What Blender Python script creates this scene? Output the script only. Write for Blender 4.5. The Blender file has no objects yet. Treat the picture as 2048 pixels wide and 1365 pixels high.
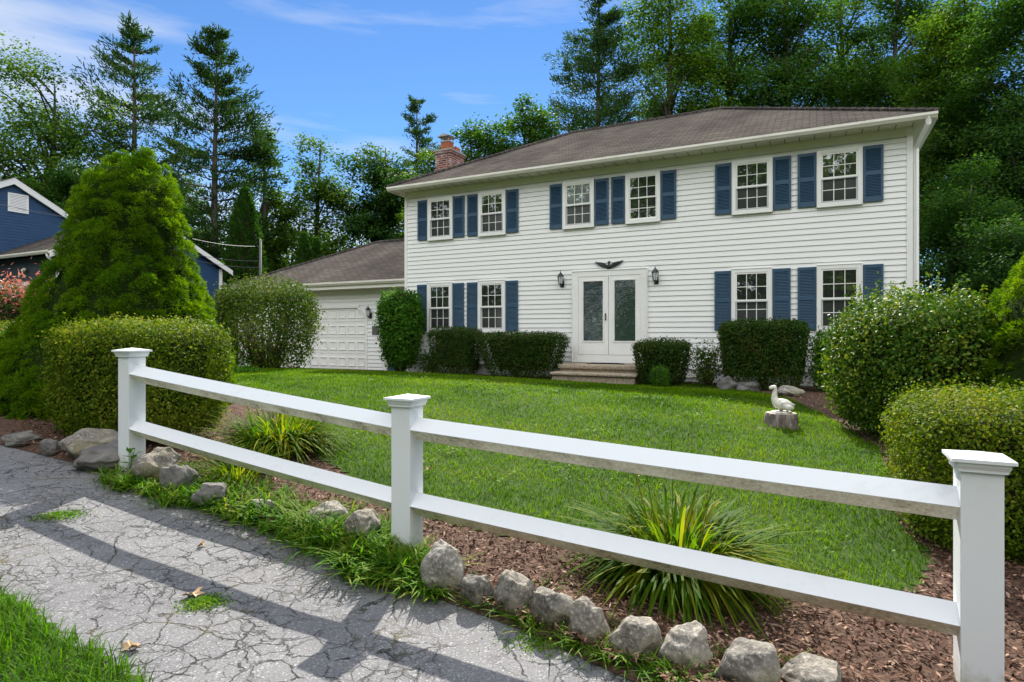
import bpy, bmesh, math, random
import numpy as np
from mathutils import Vector, Matrix, noise as mnoise

# ------------------------------------------------------------------ camera, sky, sun, exposure
sc = bpy.context.scene
COL = sc.collection
F_PX, CX, HY, CAMZ = 1200.0, 1024.0, 669.0, 1.2          # focal length, centre column, horizon row (2048 px wide photo)
cam_d = bpy.data.cameras.new('camera'); cam = bpy.data.objects.new('camera', cam_d); COL.objects.link(cam)
cam.location = (0, 0, CAMZ); cam.rotation_euler = (math.radians(90), 0, 0)
cam_d.sensor_width = 36.0; cam_d.lens = F_PX / 2048 * 36.0; cam_d.shift_y = -13.5 / 2048
cam_d.clip_start = 0.05; cam_d.clip_end = 2000
sc.camera = cam

SUN_EL, SUN_AZ = math.radians(41), math.radians(6)        # azimuth measured from +Y towards +X
world = bpy.data.worlds.new('World'); sc.world = world; world.use_nodes = True
wn, wl = world.node_tree.nodes, world.node_tree.links
bg = wn['Background']; bg.inputs['Strength'].default_value = 0.07
sky = wn.new('ShaderNodeTexSky'); sky.sky_type = 'NISHITA'; sky.sun_disc = False
sky.sun_elevation = SUN_EL; sky.sun_rotation = SUN_AZ
sky.air_density = 1.0; sky.dust_density = 0.0; sky.ozone_density = 4.0
tc = wn.new('ShaderNodeTexCoord'); mp = wn.new('ShaderNodeMapping')
mp.inputs['Scale'].default_value = (1.1, 1.6, 9.0); mp.inputs['Rotation'].default_value = (0, math.radians(11), 0)
cn = wn.new('ShaderNodeTexNoise'); cn.inputs['Scale'].default_value = 1.5; cn.inputs['Detail'].default_value = 7; cn.inputs['Roughness'].default_value = 0.55
cr = wn.new('ShaderNodeValToRGB'); cr.color_ramp.elements[0].position = 0.36; cr.color_ramp.elements[1].position = 0.62
cr.color_ramp.elements[1].color = (0.8, 0.8, 0.8, 1)
cm = wn.new('ShaderNodeMix'); cm.data_type = 'RGBA'; cm.inputs[7].default_value = (5.6, 5.9, 6.4, 1)
wl.new(tc.outputs['Generated'], mp.inputs['Vector']); wl.new(mp.outputs[0], cn.inputs['Vector']); sx0 = wn.new('ShaderNodeVectorMath'); sx0.operation = 'DOT_PRODUCT'; sx0.inputs[1].default_value = (-.14, 0, -.42); wl.new(tc.outputs['Generated'], sx0.inputs[0])
ca = wn.new('ShaderNodeMath'); ca.operation = 'ADD'; wl.new(sx0.outputs['Value'], ca.inputs[0]); wl.new(cn.outputs['Fac'], ca.inputs[1]); wl.new(ca.outputs[0], cr.inputs['Fac'])
tint = wn.new('ShaderNodeMix'); tint.data_type = 'RGBA'; tint.blend_type = 'MULTIPLY'; tint.inputs[0].default_value = 1; tint.inputs[7].default_value = (.60, .81, 1.0, 1)
wl.new(sky.outputs[0], tint.inputs[6])
wl.new(cr.outputs['Color'], cm.inputs[0]); wl.new(tint.outputs[2], cm.inputs[6])
# unseen bright clouds added behind and above the camera to light the shaded facade
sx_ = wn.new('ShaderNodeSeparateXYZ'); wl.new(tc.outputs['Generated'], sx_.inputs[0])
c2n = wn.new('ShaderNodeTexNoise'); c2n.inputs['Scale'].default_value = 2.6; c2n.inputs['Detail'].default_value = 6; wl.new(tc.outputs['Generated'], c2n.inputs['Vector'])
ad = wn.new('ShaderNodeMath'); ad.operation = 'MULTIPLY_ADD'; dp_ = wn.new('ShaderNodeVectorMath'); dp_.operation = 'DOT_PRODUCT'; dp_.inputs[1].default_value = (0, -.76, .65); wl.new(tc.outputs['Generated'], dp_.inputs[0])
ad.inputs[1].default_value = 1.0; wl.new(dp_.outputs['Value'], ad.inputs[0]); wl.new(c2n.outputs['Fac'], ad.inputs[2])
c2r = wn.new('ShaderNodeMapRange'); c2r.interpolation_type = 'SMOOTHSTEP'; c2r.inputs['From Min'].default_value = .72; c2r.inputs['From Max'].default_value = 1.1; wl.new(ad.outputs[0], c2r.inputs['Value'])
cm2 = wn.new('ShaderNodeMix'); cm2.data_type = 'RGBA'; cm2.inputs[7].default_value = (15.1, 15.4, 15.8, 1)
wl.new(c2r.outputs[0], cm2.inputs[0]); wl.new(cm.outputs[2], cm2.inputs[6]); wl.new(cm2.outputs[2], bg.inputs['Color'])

sun_d = bpy.data.lights.new('sun', 'SUN'); sun = bpy.data.objects.new('sun', sun_d); COL.objects.link(sun)
sun_d.energy = 5.0; sun_d.angle = math.radians(0.5); sun_d.color = (1.0, 0.94, 0.85)
_d = Vector((math.sin(SUN_AZ) * math.cos(SUN_EL), math.cos(SUN_AZ) * math.cos(SUN_EL), math.sin(SUN_EL)))
sun.rotation_euler = _d.to_track_quat('Z', 'Y').to_euler(); sun.location = (5, 30, 40)
sc.view_settings.view_transform = 'Standard'; sc.view_settings.look = 'None'
sc.view_settings.exposure = 1.15; sc.view_settings.gamma = 1.0

# ------------------------------------------------------------------ helpers
rng = np.random.default_rng(7); random.seed(7)
R = math.radians

def nrm(a): return a / np.maximum(np.linalg.norm(a, axis=-1, keepdims=True), 1e-9)
def sstep(a, b, x):
    t = np.clip((x - a) / (b - a), 0, 1); return t * t * (3 - 2 * t)

def ground_z(x, y):
    x = np.asarray(x, float); y = np.asarray(y, float)
    a = .86 * x - .51 * y; v = .51 * x + .86 * y
    h = np.interp(a, [-40, -20, -12, -7, -4.64, -3.4, -2.2, .34, 6, 40], [.8, .75, .62, .38, .22, .09, 0, -.09, -.12, -.15])
    crest = np.interp(a, [-13, -9, -6.8, -4.9, -1.8, -.45, 2, 5], [.38, .42, .41, .385, .29, .155, .06, .0])
    house = .03 + .95 * sstep(-12.5, -16, x) * sstep(8, 14, y)
    w = sstep(2.7, 7.6, v); w2 = sstep(8.8, 13.2, v)
    return h * (1 - w) + (crest * (1 - w2) + house * w2) * w

def at(px, py, Y):
    return np.array([(px - CX) / F_PX * Y, Y, CAMZ + (HY - py) / F_PX * Y])
def gp(px, py, off=0.0):
    """where the sight line through a photo point meets the terrain"""
    Y = F_PX * 1.1 / max(py - HY, 1)
    for _ in range(60):
        x = (px - CX) / F_PX * Y
        Yn = F_PX * (CAMZ - float(ground_z(x, Y)) - off) / max(py - HY, 1)
        Y = .5 * Y + .5 * Yn
    x = (px - CX) / F_PX * Y
    return np.array([x, Y, float(ground_z(x, Y)) + off])

def inside(poly, x, y):
    c = np.zeros(len(x), bool); n = len(poly); j = n - 1
    for i in range(n):
        xi, yi = poly[i][0], poly[i][1]; xj, yj = poly[j][0], poly[j][1]
        if yi != yj:
            c ^= ((yi > y) != (yj > y)) & (x < (xj - xi) * (y - yi) / (yj - yi) + xi)
        j = i
    return c

def link(o, parent=None):
    COL.objects.link(o)
    if parent is not None: o.parent = parent
    return o

def tag(o, label=None, cat=None, group=None, kind=None):
    if label: o['label'] = label
    if cat: o['category'] = cat
    if group: o['group'] = group
    if kind: o['kind'] = kind
    return o

def empty(name, loc, rz=0, label=None, cat=None, group=None):
    o = bpy.data.objects.new(name, None); o.empty_display_size = .2
    o.location = tuple(float(c) for c in loc); o.rotation_euler = (0, 0, rz); link(o)
    return tag(o, label, cat, group)

def fast_mesh(name, V, F, mat, parent=None, smooth=False, loc=None):
    V = np.ascontiguousarray(V, dtype=np.float32).reshape(-1, 3); F = np.ascontiguousarray(F, dtype=np.int32)
    m = bpy.data.meshes.new(name); k = F.shape[1]
    m.vertices.add(len(V)); m.vertices.foreach_set('co', V.ravel())
    m.loops.add(F.size); m.loops.foreach_set('vertex_index', F.ravel())
    m.polygons.add(len(F)); m.polygons.foreach_set('loop_start', np.arange(0, F.size, k, dtype=np.int32))
    if smooth: m.polygons.foreach_set('use_smooth', np.ones(len(F), bool))
    m.update(calc_edges=True)
    for mm in (mat if isinstance(mat, (list, tuple)) else [mat]): m.materials.append(mm)
    o = bpy.data.objects.new(name, m)
    if loc is not None: o.location = tuple(float(c) for c in loc)
    return link(o, parent)

class MB:
    def __init__(s): s.v = []; s.f = []; s.m = []
    def add(s, vs, fs, m=0):
        o = len(s.v); s.v += [tuple(float(c) for c in v) for v in vs]
        s.f += [tuple(i + o for i in f) for f in fs]; s.m += [m] * len(fs); return s
    def box(s, x0, x1, y0, y1, z0, z1, m=0, M=None):
        vs = [Vector((x, y, z)) for z in (z0, z1) for y in (y0, y1) for x in (x0, x1)]
        if M is not None: vs = [M @ v for v in vs]
        return s.add(vs, [(0, 2, 3, 1), (4, 5, 7, 6), (0, 1, 5, 4), (2, 6, 7, 3), (0, 4, 6, 2), (1, 3, 7, 5)], m)
    def prism(s, poly, axis, a0, a1, m=0):
        """extrude a 2-D polygon along an axis: axis 'y' takes (x,z), 'x' takes (y,z), 'z' takes (x,y)"""
        def p(q, a): return {'y': (q[0], a, q[1]), 'x': (a, q[0], q[1]), 'z': (q[0], q[1], a)}[axis]
        n = len(poly); vs = [p(q, a0) for q in poly] + [p(q, a1) for q in poly]
        fs = [tuple(range(n))[::-1], tuple(range(n, 2 * n))] + [(i, (i + 1) % n, n + (i + 1) % n, n + i) for i in range(n)]
        return s.add(vs, fs, m)
    def tube(s, pts, rad, seg=8, m=0, caps=True):
        pts = [Vector([float(c) for c in p]) for p in pts]
        if not hasattr(rad, '__len__'): rad = [rad] * len(pts)
        vs = []; up0 = None
        for i, p in enumerate(pts):
            d = (pts[min(i + 1, len(pts) - 1)] - pts[max(i - 1, 0)])
            d = d.normalized() if d.length > 1e-9 else Vector((0, 0, 1))
            if up0 is None: up0 = Vector((1, 0, 0)) if abs(d.x) < .8 else Vector((0, 1, 0))
            u = d.cross(up0).normalized(); w = d.cross(u); up0 = -w if False else up0
            for k in range(seg):
                a = 2 * math.pi * k / seg; vs.append(p + (u * math.cos(a) + w * math.sin(a)) * rad[i])
        fs = []
        for i in range(len(pts) - 1):
            for k in range(seg):
                k2 = (k + 1) % seg; fs.append((i * seg + k, i * seg + k2, (i + 1) * seg + k2, (i + 1) * seg + k))
        if caps: fs += [tuple(range(seg))[::-1], tuple(range((len(pts) - 1) * seg, len(pts) * seg))]
        return s.add(vs, fs, m)
    def lathe(s, prof, seg=16, c=(0, 0, 0), m=0):
        vs = [(c[0] + r * math.cos(2 * math.pi * k / seg), c[1] + r * math.sin(2 * math.pi * k / seg), c[2] + z) for r, z in prof for k in range(seg)]
        fs = [(i * seg + k, i * seg + (k + 1) % seg, (i + 1) * seg + (k + 1) % seg, (i + 1) * seg + k) for i in range(len(prof) - 1) for k in range(seg)]
        fs += [tuple(range(seg))[::-1], tuple(range((len(prof) - 1) * seg, len(prof) * seg))]
        return s.add(vs, fs, m)
    def build(s, name, mats, parent=None, smooth=False, loc=None, bevel=0):
        me = bpy.data.meshes.new(name); me.from_pydata(s.v, [], s.f)
        for mm in (mats if isinstance(mats, (list, tuple)) else [mats]): me.materials.append(mm)
        if any(s.m): me.polygons.foreach_set('material_index', s.m)
        if bevel:
            b = bmesh.new(); b.from_mesh(me)
            bmesh.ops.remove_doubles(b, verts=b.verts, dist=1e-5)
            es = [e for e in b.edges if len(e.link_faces) == 2 and e.calc_face_angle(0) > .5]
            bmesh.ops.bevel(b, geom=es, offset=bevel, segments=2, affect='EDGES', profile=.5)
            b.to_mesh(me); b.free()
        if smooth: me.polygons.foreach_set('use_smooth', np.ones(len(me.polygons), bool))
        me.update()
        o = bpy.data.objects.new(name, me)
        if loc is not None: o.location = tuple(float(c) for c in loc)
        return link(o, parent)

# ------------------------------------------------------------------ materials
def mat(name, col=(.5, .5, .5), rough=.6, spec=.4, metal=0):
    m = bpy.data.materials.new(name); m.use_nodes = True
    b = m.node_tree.nodes['Principled BSDF']
    b.inputs['Base Color'].default_value = (*col, 1); b.inputs['Roughness'].default_value = rough
    b.inputs['Specular IOR Level'].default_value = spec; b.inputs['Metallic'].default_value = metal
    return m
class NT:
    def __init__(s, m): s.m = m; s.n = m.node_tree.nodes; s.l = m.node_tree.links; s.b = s.n.get('Principled BSDF'); s.out = s.n['Material Output']
    def new(s, t, **kw):
        x = s.n.new('ShaderNode' + t)
        for k, v in kw.items():
            if k in ('ins',):
                for a, b in v.items(): s.set(x, a, b)
            else: setattr(x, k, v)
        return x
    def set(s, x, a, b):
        if isinstance(b, bpy.types.NodeSocket): s.l.new(b, x.inputs[a])
        else: x.inputs[a].default_value = b
    def coord(s, which='Object', scale=(1, 1, 1), rot=(0, 0, 0)):
        t = s.new('TexCoord'); mp_ = s.new('Mapping', ins={'Vector': t.outputs[which], 'Scale': scale, 'Rotation': rot}); return mp_.outputs[0]
    def noise(s, vec, scale, detail=4, rough=.55):
        return s.new('TexNoise', ins={'Vector': vec, 'Scale': scale, 'Detail': detail, 'Roughness': rough}).outputs['Fac']
    def ramp(s, fac, stops):
        r = s.new('ValToRGB', ins={'Fac': fac}); e = r.color_ramp.elements
        while len(e) < len(stops): e.new(.5)
        for q, (p, c) in zip(e, stops):
            q.position = p; q.color = (*c, 1) if len(c) == 3 else c
        return r.outputs['Color']
    def mix(s, fac, a, b, mode='MIX'):
        x = s.new('Mix', data_type='RGBA', blend_type=mode)
        s.set(x, 0, fac)
        for i, q in ((6, a), (7, b)):
            s.set(x, i, q if isinstance(q, bpy.types.NodeSocket) else (*q, 1))
        return x.outputs[2]
    def math(s, op, a, b=0.0):
        x = s.new('Math', operation=op); s.set(x, 0, a); s.set(x, 1, b); return x.outputs[0]
    def bump(s, h, strength=.4, dist=.02):
        x = s.new('Bump', ins={'Height': h, 'Strength': strength, 'Distance': dist}); s.l.new(x.outputs[0], s.b.inputs['Normal']); return x.outputs[0]
    def base(s, c): s.l.new(c, s.b.inputs['Base Color'])

def noisy(name, c0, c1, scale=6, rough=.6, spec=.3, bump=0, bscale=40, stretch=(1, 1, 1), detail=5):
    m = mat(name, c0, rough, spec); t = NT(m); v = t.coord('Object', stretch)
    t.base(t.ramp(t.noise(v, scale, detail), [(.3, c0), (.7, c1)]))
    if bump: t.bump(t.noise(v, bscale, 5), bump, .01)
    return m

def leaf_mat(name, cols, transl=.4, tcol=None, rough=.6, spec=.07, clump=1.2, cw=.38):
    m = mat(name, cols[0], rough, spec); t = NT(m)
    g = t.new('NewGeometry'); v = t.new('TexCoord').outputs['Object']
    f = t.math('ADD', t.math('MULTIPLY', g.outputs['Random Per Island'], 1 - cw), t.math('MULTIPLY', t.new('MapRange', ins={'Value': t.noise(v, clump, 3), 'From Min': .30, 'From Max': .70}).outputs[0], cw))
    k = len(cols); col = t.ramp(f, [(.18 + .64 * i / max(k - 1, 1), c) for i, c in enumerate(cols)])
    t.base(col)
    tr = t.new('BsdfTranslucent'); t.set(tr, 'Color', t.mix(1.0, col, tcol or (1.5, 1.55, .7), 'MULTIPLY'))
    ms = t.new('MixShader', ins={0: transl}); t.l.new(t.b.outputs[0], ms.inputs[1]); t.l.new(tr.outputs[0], ms.inputs[2])
    t.l.new(ms.outputs[0], t.out.inputs['Surface'])
    return m

M = {}
# siding: off-white vinyl with very faint per-board wear
m = mat('siding_vinyl', (.80, .79, .75), .55, .3); t = NT(m); v = t.coord('Object', (.35, 1, 7.8))
t.base(t.mix(t.math('MULTIPLY', t.noise(v, 2.2, 4), .5), (.80, .80, .78), (.71, .71, .69))); t.bump(t.noise(t.coord('Object', (2, 1, 30)), 12, 3), .08, .004); M['siding'] = m
M['white'] = noisy('white_trim', (.82, .81, .785), (.77, .76, .735), 3, .45, .4)
M['cream'] = noisy('cream_trim', (.79, .77, .71), (.74, .72, .66), 3, .5, .35)
M['soffit'] = noisy('soffit_vinyl', (.74, .70, .60), (.70, .66, .57), 2, .5, .3)
M['dirtywhite'] = noisy('gutter_white', (.80, .78, .72), (.62, .59, .50), 5, .5, .35, stretch=(.5, 1, 6))
M['shutter'] = noisy('shutter_blue', (.030, .072, .125), (.036, .084, .142), 4, .5, .35)
M['bluedoor'] = noisy('door_blue', (.018, .07, .15), (.022, .08, .17), 3, .45, .4)
M['sash'] = mat('sash_white', (.80, .79, .74), .4, .4)
M['screenrail'] = mat('screen_rail', (.45, .46, .48), .5, .3)
M['black'] = noisy('black_iron', (.012, .013, .015), (.02, .021, .022), 8, .45, .5)
M['darkgrey'] = mat('dark_grey', (.07, .07, .075), .6, .3)
M['lampglass'] = mat('lamp_glass', (.55, .58, .6), .12, .5)

def pane_mat(name, dark, refl, rough=.015, wavy=0.0, curtain=None):
    m = mat(name, dark, .7, .2); t = NT(m); v = t.coord('Object')
    c = t.ramp(t.noise(v, 1.4, 2), [(.35, dark), (.65, tuple(k * 1.8 for k in dark))])
    if curtain:
        w = t.new('TexWave', wave_type='BANDS', bands_direction='X', ins={'Vector': v, 'Scale': 9.0, 'Distortion': 1.2}).outputs['Fac']
        c = t.mix(w, tuple(k * .6 for k in curtain), curtain)
    t.base(c)
    g = t.new('BsdfAnisotropic') if False else t.new('BsdfGlossy', ins={'Roughness': rough, 'Color': (.92, .95, .96, 1)})
    h = t.noise(t.coord('Object', (1, 1, 1.7) if wavy else (1, 1, 1)), 4.2 if wavy else 1.6, 3)
    bp = t.new('Bump', ins={'Height': h, 'Strength': wavy if wavy else .10, 'Distance': .02}); t.l.new(bp.outputs[0], g.inputs['Normal'])
    ms = t.new('MixShader', ins={0: refl}); t.l.new(t.b.outputs[0], ms.inputs[1]); t.l.new(g.outputs[0], ms.inputs[2]); t.l.new(ms.outputs[0], t.out.inputs['Surface'])
    return m
M['pane'] = pane_mat('window_glass', (.010, .012, .011), .20)
M['pane_curtain'] = pane_mat('window_glass_curtain', (.03, .03, .03), .24, curtain=(.22, .24, .26))
M['screen'] = pane_mat('insect_screen', (.022, .023, .025), .08, .12)
M['stormglass'] = pane_mat('storm_door_glass', (.012, .020, .032), .24, .01, .45)

def shingle(name, axis):
    m = mat(name, (.12, .1, .09), 1.0, .0); t = NT(m)
    tcx = t.new('TexCoord'); sx = t.new('SeparateXYZ', ins={0: tcx.outputs['Object']})
    a, b = (sx.outputs['X'], sx.outputs['Y']) if axis == 'y' else (sx.outputs['Y'], sx.outputs['X'])
    cv = t.new('CombineXYZ', ins={0: a, 1: b, 2: 0.0}).outputs[0]
    br = t.new('TexBrick', offset=.5, ins={'Vector': cv, 'Scale': 1.0, 'Mortar Size': .016, 'Mortar Smooth': .3, 'Brick Width': .30, 'Row Height': .125,
               'Color1': (.112, .103, .097, 1), 'Color2': (.056, .052, .050, 1), 'Mortar': (.010, .009, .009, 1), 'Bias': -.1})  # dark rows paint in the shadow lines between shingle courses
    nz = t.noise(tcx.outputs['Object'], 55, 3)
    nz2 = t.noise(t.coord('Object', (1, .35, 1)), .9, 4)
    c = t.mix(.5, br.outputs['Color'], t.ramp(nz, [(.3, (.045, .038, .035)), (.55, (.082, .076, .071)), (.75, (.155, .144, .134))]))
    c = t.mix(1.0, c, t.ramp(nz2, [(.3, (.72, .70, .70)), (.7, (1.25, 1.2, 1.12))]), 'MULTIPLY')
    t.base(c)
    saw = t.math('FRACT', t.math('DIVIDE', b, .125))
    t.bump(t.math('ADD', t.math('MULTIPLY', saw, -.6), t.math('MULTIPLY', nz, .35)), .8, .015)
    return m
M['roof_y'] = shingle('asphalt_shingles', 'y'); M['roof_x'] = shingle('asphalt_shingles_hip', 'x')
m = mat('chimney_brick', (.2, .08, .05), .85, .2); t = NT(m)
tcx = t.new('TexCoord'); sx = t.new('SeparateXYZ', ins={0: tcx.outputs['Object']})
cv = t.new('CombineXYZ', ins={0: t.math('ADD', sx.outputs['X'], sx.outputs['Y']), 1: sx.outputs['Z'], 2: 0.0}).outputs[0]
br = t.new('TexBrick', ins={'Vector': cv, 'Scale': 1.0, 'Mortar Size': .008, 'Brick Width': .21, 'Row Height': .075, 'Color1': (.23, .065, .04, 1), 'Color2': (.09, .03, .03, 1), 'Mortar': (.38, .34, .31, 1)})
c = t.mix(t.ramp(t.noise(tcx.outputs['Object'], 3.0, 3), [(.52, (0, 0, 0)), (.72, (.8, .8, .8))]), br.outputs['Color'], (.46, .42, .44))
t.base(c); M['brick'] = m
M['terracotta'] = noisy('terracotta_flue', (.36, .12, .06), (.28, .085, .042), 6, .8, .2)
M['galv'] = noisy('galvanised_cap', (.33, .32, .30), (.24, .23, .21), 10, .5, .5)
M['foundation'] = noisy('concrete_foundation', (.34, .33, .31), (.26, .25, .24), 5, .9, .2, .3, 30)
m = mat('exposed_aggregate', (.3, .24, .18), .9, .2); t = NT(m); v = t.coord('Object')
vo = t.new('TexVoronoi', ins={'Vector': v, 'Scale': 75.0}); t.base(t.mix(t.math('MULTIPLY', t.noise(v, 2.5, 3), .5), t.ramp(t.new('SeparateColor', ins={0: vo.outputs['Color']}).outputs[0], [(.1, (.16, .12, .085)), (.5, (.36, .29, .21)), (.9, (.55, .48, .38))]), (.2, .16, .12)))
t.bump(vo.outputs['Distance'], .5, .006); M['aggregate'] = m

# asphalt of the footpath: pale worn binder, dark crack network, speckled stones, a little moss in the cracks
m = mat('worn_asphalt', (.16, .16, .165), .85, .25); t = NT(m); v = t.coord('Object')
warp = t.new('TexNoise', ins={'Vector': v, 'Scale': 5.5, 'Detail': 6.0, 'Roughness': .62}); wv = t.new('VectorMath', operation='SCALE', ins={0: warp.outputs['Color'], 'Scale': .15})
vv = t.new('VectorMath', operation='ADD', ins={0: v, 1: wv.outputs[0]}).outputs[0]
def crack(scale, w):
    d = t.new('TexVoronoi', feature='DISTANCE_TO_EDGE', ins={'Vector': vv, 'Scale': scale}).outputs['Distance']
    x = t.new('MapRange', ins={'Value': d, 'From Min': 0.0, 'From Max': w, 'To Min': 1.0, 'To Max': 0.0}); return x.outputs[0]
c1 = t.math('MULTIPLY', crack(2.3, .013), t.ramp(t.noise(v, 2.0, 2), [(.40, (.25, .25, .25)), (.55, (1, 1, 1))])); c2 = t.math('MULTIPLY', crack(6.5, .034), t.ramp(t.noise(v, 1.1, 3), [(.42, (0, 0, 0)), (.56, (1, 1, 1))]))
c3 = t.math('MULTIPLY', crack(15.0, .065), t.math('MULTIPLY', t.ramp(t.noise(v, 2.3, 3), [(.46, (0, 0, 0)), (.60, (1, 1, 1))]), .75))
ck = t.math('MAXIMUM', c1, t.math('MAXIMUM', c2, c3))
brk = t.ramp(t.noise(v, 14, 4), [(.36, (0, 0, 0)), (.5, (1, 1, 1))]); ck = t.math('MULTIPLY', ck, brk)
st = t.new('TexVoronoi', ins={'Vector': v, 'Scale': 150.0}); stc = t.new('SeparateColor', ins={0: st.outputs['Color']}).outputs[0]
bcol = t.ramp(t.noise(v, 120, 3, .7), [(.25, (.070, .070, .073)), (.5, (.136, .136, .140)), (.75, (.21, .21, .215))])
bcol = t.mix(t.ramp(stc, [(.90, (0, 0, 0)), (.97, (.8, .8, .8))]), bcol, (.30, .295, .29))
bcol = t.mix(1.0, bcol, t.ramp(t.noise(v, 1.6, 4), [(.3, (.82, .82, .84)), (.7, (1.14, 1.13, 1.12))]), 'MULTIPLY')
moss = t.ramp(t.noise(v, 2.1, 4), [(.5, (.016, .015, .013)), (.64, (.10, .085, .025))])
t.base(t.mix(ck, bcol, moss))
t.bump(t.math('SUBTRACT', t.math('MULTIPLY', t.noise(v, 170, 3), .30), t.math('MULTIPLY', ck, 1.0)), .75, .014); M['asphalt'] = m

m = mat('lawn_soil', (.03, .05, .012), .95, .1); t = NT(m); v = t.coord('Object')
t.base(t.ramp(t.noise(v, 9, 5), [(.3, (.020, .035, .008)), (.6, (.035, .065, .012)), (.8, (.07, .075, .03))])); M['soil'] = m
m = mat('bark_mulch', (.09, .05, .035), .95, .15); t = NT(m); v = t.coord('Object')
t.base(t.ramp(t.noise(v, 45, 5, .7), [(.3, (.026, .014, .010)), (.5, (.078, .046, .032)), (.72, (.17, .11, .08))])); t.bump(t.noise(v, 60, 4), .8, .02); M['mulch'] = m
m = mat('mulch_chip', (.1, .06, .04), .9, .2); t = NT(m)
t.base(t.ramp(t.new('NewGeometry').outputs['Random Per Island'], [(.0, (.040, .018, .011)), (.45, (.105, .052, .034)), (.8, (.19, .105, .07)), (1, (.36, .25, .18))])); M['chip'] = m
M['grass'] = leaf_mat('grass_blade', [(.026, .066, .001), (.052, .114, .002), (.078, .152, .003), (.105, .182, .004), (.15, .19, .012)], .44, (1.5, 1.7, .4), .7, .03, 1.0, .58)
M['verge'] = leaf_mat('verge_grass', [(.034, .098, .004), (.060, .15, .005), (.10, .20, .008)], .42, (1.4, 1.6, .5), .6, .08, 2)
M['weed'] = leaf_mat('weed_blade', [(.034, .105, .006), (.062, .16, .008), (.11, .21, .014), (.2, .23, .035)], .42, (1.4, 1.6, .5), .6, .08, 3)
M['lily'] = leaf_mat('daylily_leaf', [(.030, .090, .004), (.058, .130, .006), (.11, .17, .008), (.21, .21, .015)], .5, (1.5, 1.5, .4), .6, .06, 3)
M['spruce'] = leaf_mat('dwarf_spruce_needles', [(.034, .098, .003), (.070, .160, .004), (.145, .235, .007)], .42, (1.7, 1.6, .5), .6, .05, 2.5)
M['box'] = leaf_mat('boxwood_leaf', [(.034, .076, .004), (.070, .132, .006), (.13, .185, .010), (.21, .22, .025)], .36, (1.6, 1.5, .5), .6, .08, 2)
M['yew'] = leaf_mat('yew_leaf', [(.012, .040, .005), (.022, .066, .008), (.038, .09, .010), (.08, .08, .018)], .28, (1.5, 1.5, .6), .6, .08, 2)
M['holly'] = leaf_mat('holly_leaf', [(.022, .070, .006), (.040, .11, .008), (.085, .155, .012), (.17, .21, .022)], .32, (1.6, 1.5, .5), .5, .12, 2)
M['viburnum'] = leaf_mat('round_bush_leaf', [(.020, .052, .008), (.038, .085, .010), (.070, .12, .014), (.13, .15, .03)], .34, (1.5, 1.5, .5), .65, .05, 1.5)
M['bright'] = leaf_mat('bright_shrub_leaf', [(.030, .10, .010), (.05, .15, .012), (.09, .20, .016)], .38, (1.5, 1.5, .5), .6, .08, 2)
M['pink'] = leaf_mat('pink_tipped_leaf', [(.36, .06, .055), (.48, .13, .10), (.50, .26, .19), (.20, .13, .05)], .35, (1.2, 1.0, .9), .35, .5, 4)
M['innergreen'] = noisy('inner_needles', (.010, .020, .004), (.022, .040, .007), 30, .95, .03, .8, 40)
M['arbor'] = leaf_mat('arborvitae_spray', [(.016, .052, .010), (.026, .076, .012), (.042, .10, .014)], .32, (1.5, 1.5, .6), .6, .04, 1.5)
M['pine'] = leaf_mat('pine_needles', [(.015, .042, .014), (.026, .066, .018), (.045, .092, .020)], .30, (1.4, 1.5, .6), .6, .04, .6)
M['tree_a'] = leaf_mat('maple_leaf_dark', [(.017, .056, .013), (.032, .090, .017), (.062, .130, .020)], .46, (1.6, 1.6, .6), .6, .08, .4)
M['tree_b'] = leaf_mat('oak_leaf_mid', [(.028, .078, .012), (.052, .120, .016), (.10, .165, .020)], .46, (1.6, 1.6, .5), .6, .08, .4)
M['bark'] = noisy('tree_bark', (.045, .036, .030), (.095, .080, .068), 3, .9, .15, .6, 14, (1, 1, .25))
M['twig'] = noisy('twig_bark', (.07, .05, .035), (.12, .09, .065), 8, .9, .15)
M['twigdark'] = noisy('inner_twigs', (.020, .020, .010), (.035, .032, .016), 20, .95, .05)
m = mat('granite_rock', (.3, .29, .27), .9, .2); t = NT(m); v = t.coord('Object')
c = t.ramp(t.noise(v, 5, 6, .65), [(.30, (.06, .058, .055)), (.48, (.20, .19, .175)), (.66, (.40, .375, .34))])
c = t.mix(t.ramp(t.noise(v, 70, 3), [(.5, (0, 0, 0)), (.7, (.6, .6, .6))]), c, (.55, .53, .50))
c = t.mix(t.ramp(t.noise(v, 3.1, 4), [(.48, (0, 0, 0)), (.66, (.75, .75, .75))]), c, (.14, .13, .055))
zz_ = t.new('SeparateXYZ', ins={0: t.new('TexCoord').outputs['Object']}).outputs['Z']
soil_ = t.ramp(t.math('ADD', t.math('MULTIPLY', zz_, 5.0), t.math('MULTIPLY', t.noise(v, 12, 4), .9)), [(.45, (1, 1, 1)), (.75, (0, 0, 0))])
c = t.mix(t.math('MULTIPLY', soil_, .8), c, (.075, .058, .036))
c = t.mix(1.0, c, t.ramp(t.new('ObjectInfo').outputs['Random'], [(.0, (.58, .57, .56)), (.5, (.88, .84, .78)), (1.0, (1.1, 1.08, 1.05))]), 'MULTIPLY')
t.base(c); t.bump(t.noise(v, 28, 6, .65), .7, .02); M['rock'] = m
m = mat('slate_rock', (.15, .14, .135), .9, .2); t = NT(m); v = t.coord('Object')
t.base(t.ramp(t.noise(v, 4, 6, .65), [(.28, (.07, .068, .066)), (.6, (.17, .16, .15)), (.8, (.30, .28, .25))])); t.bump(t.noise(v, 22, 6, .65), .7, .02); M['rockdark'] = m
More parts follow.
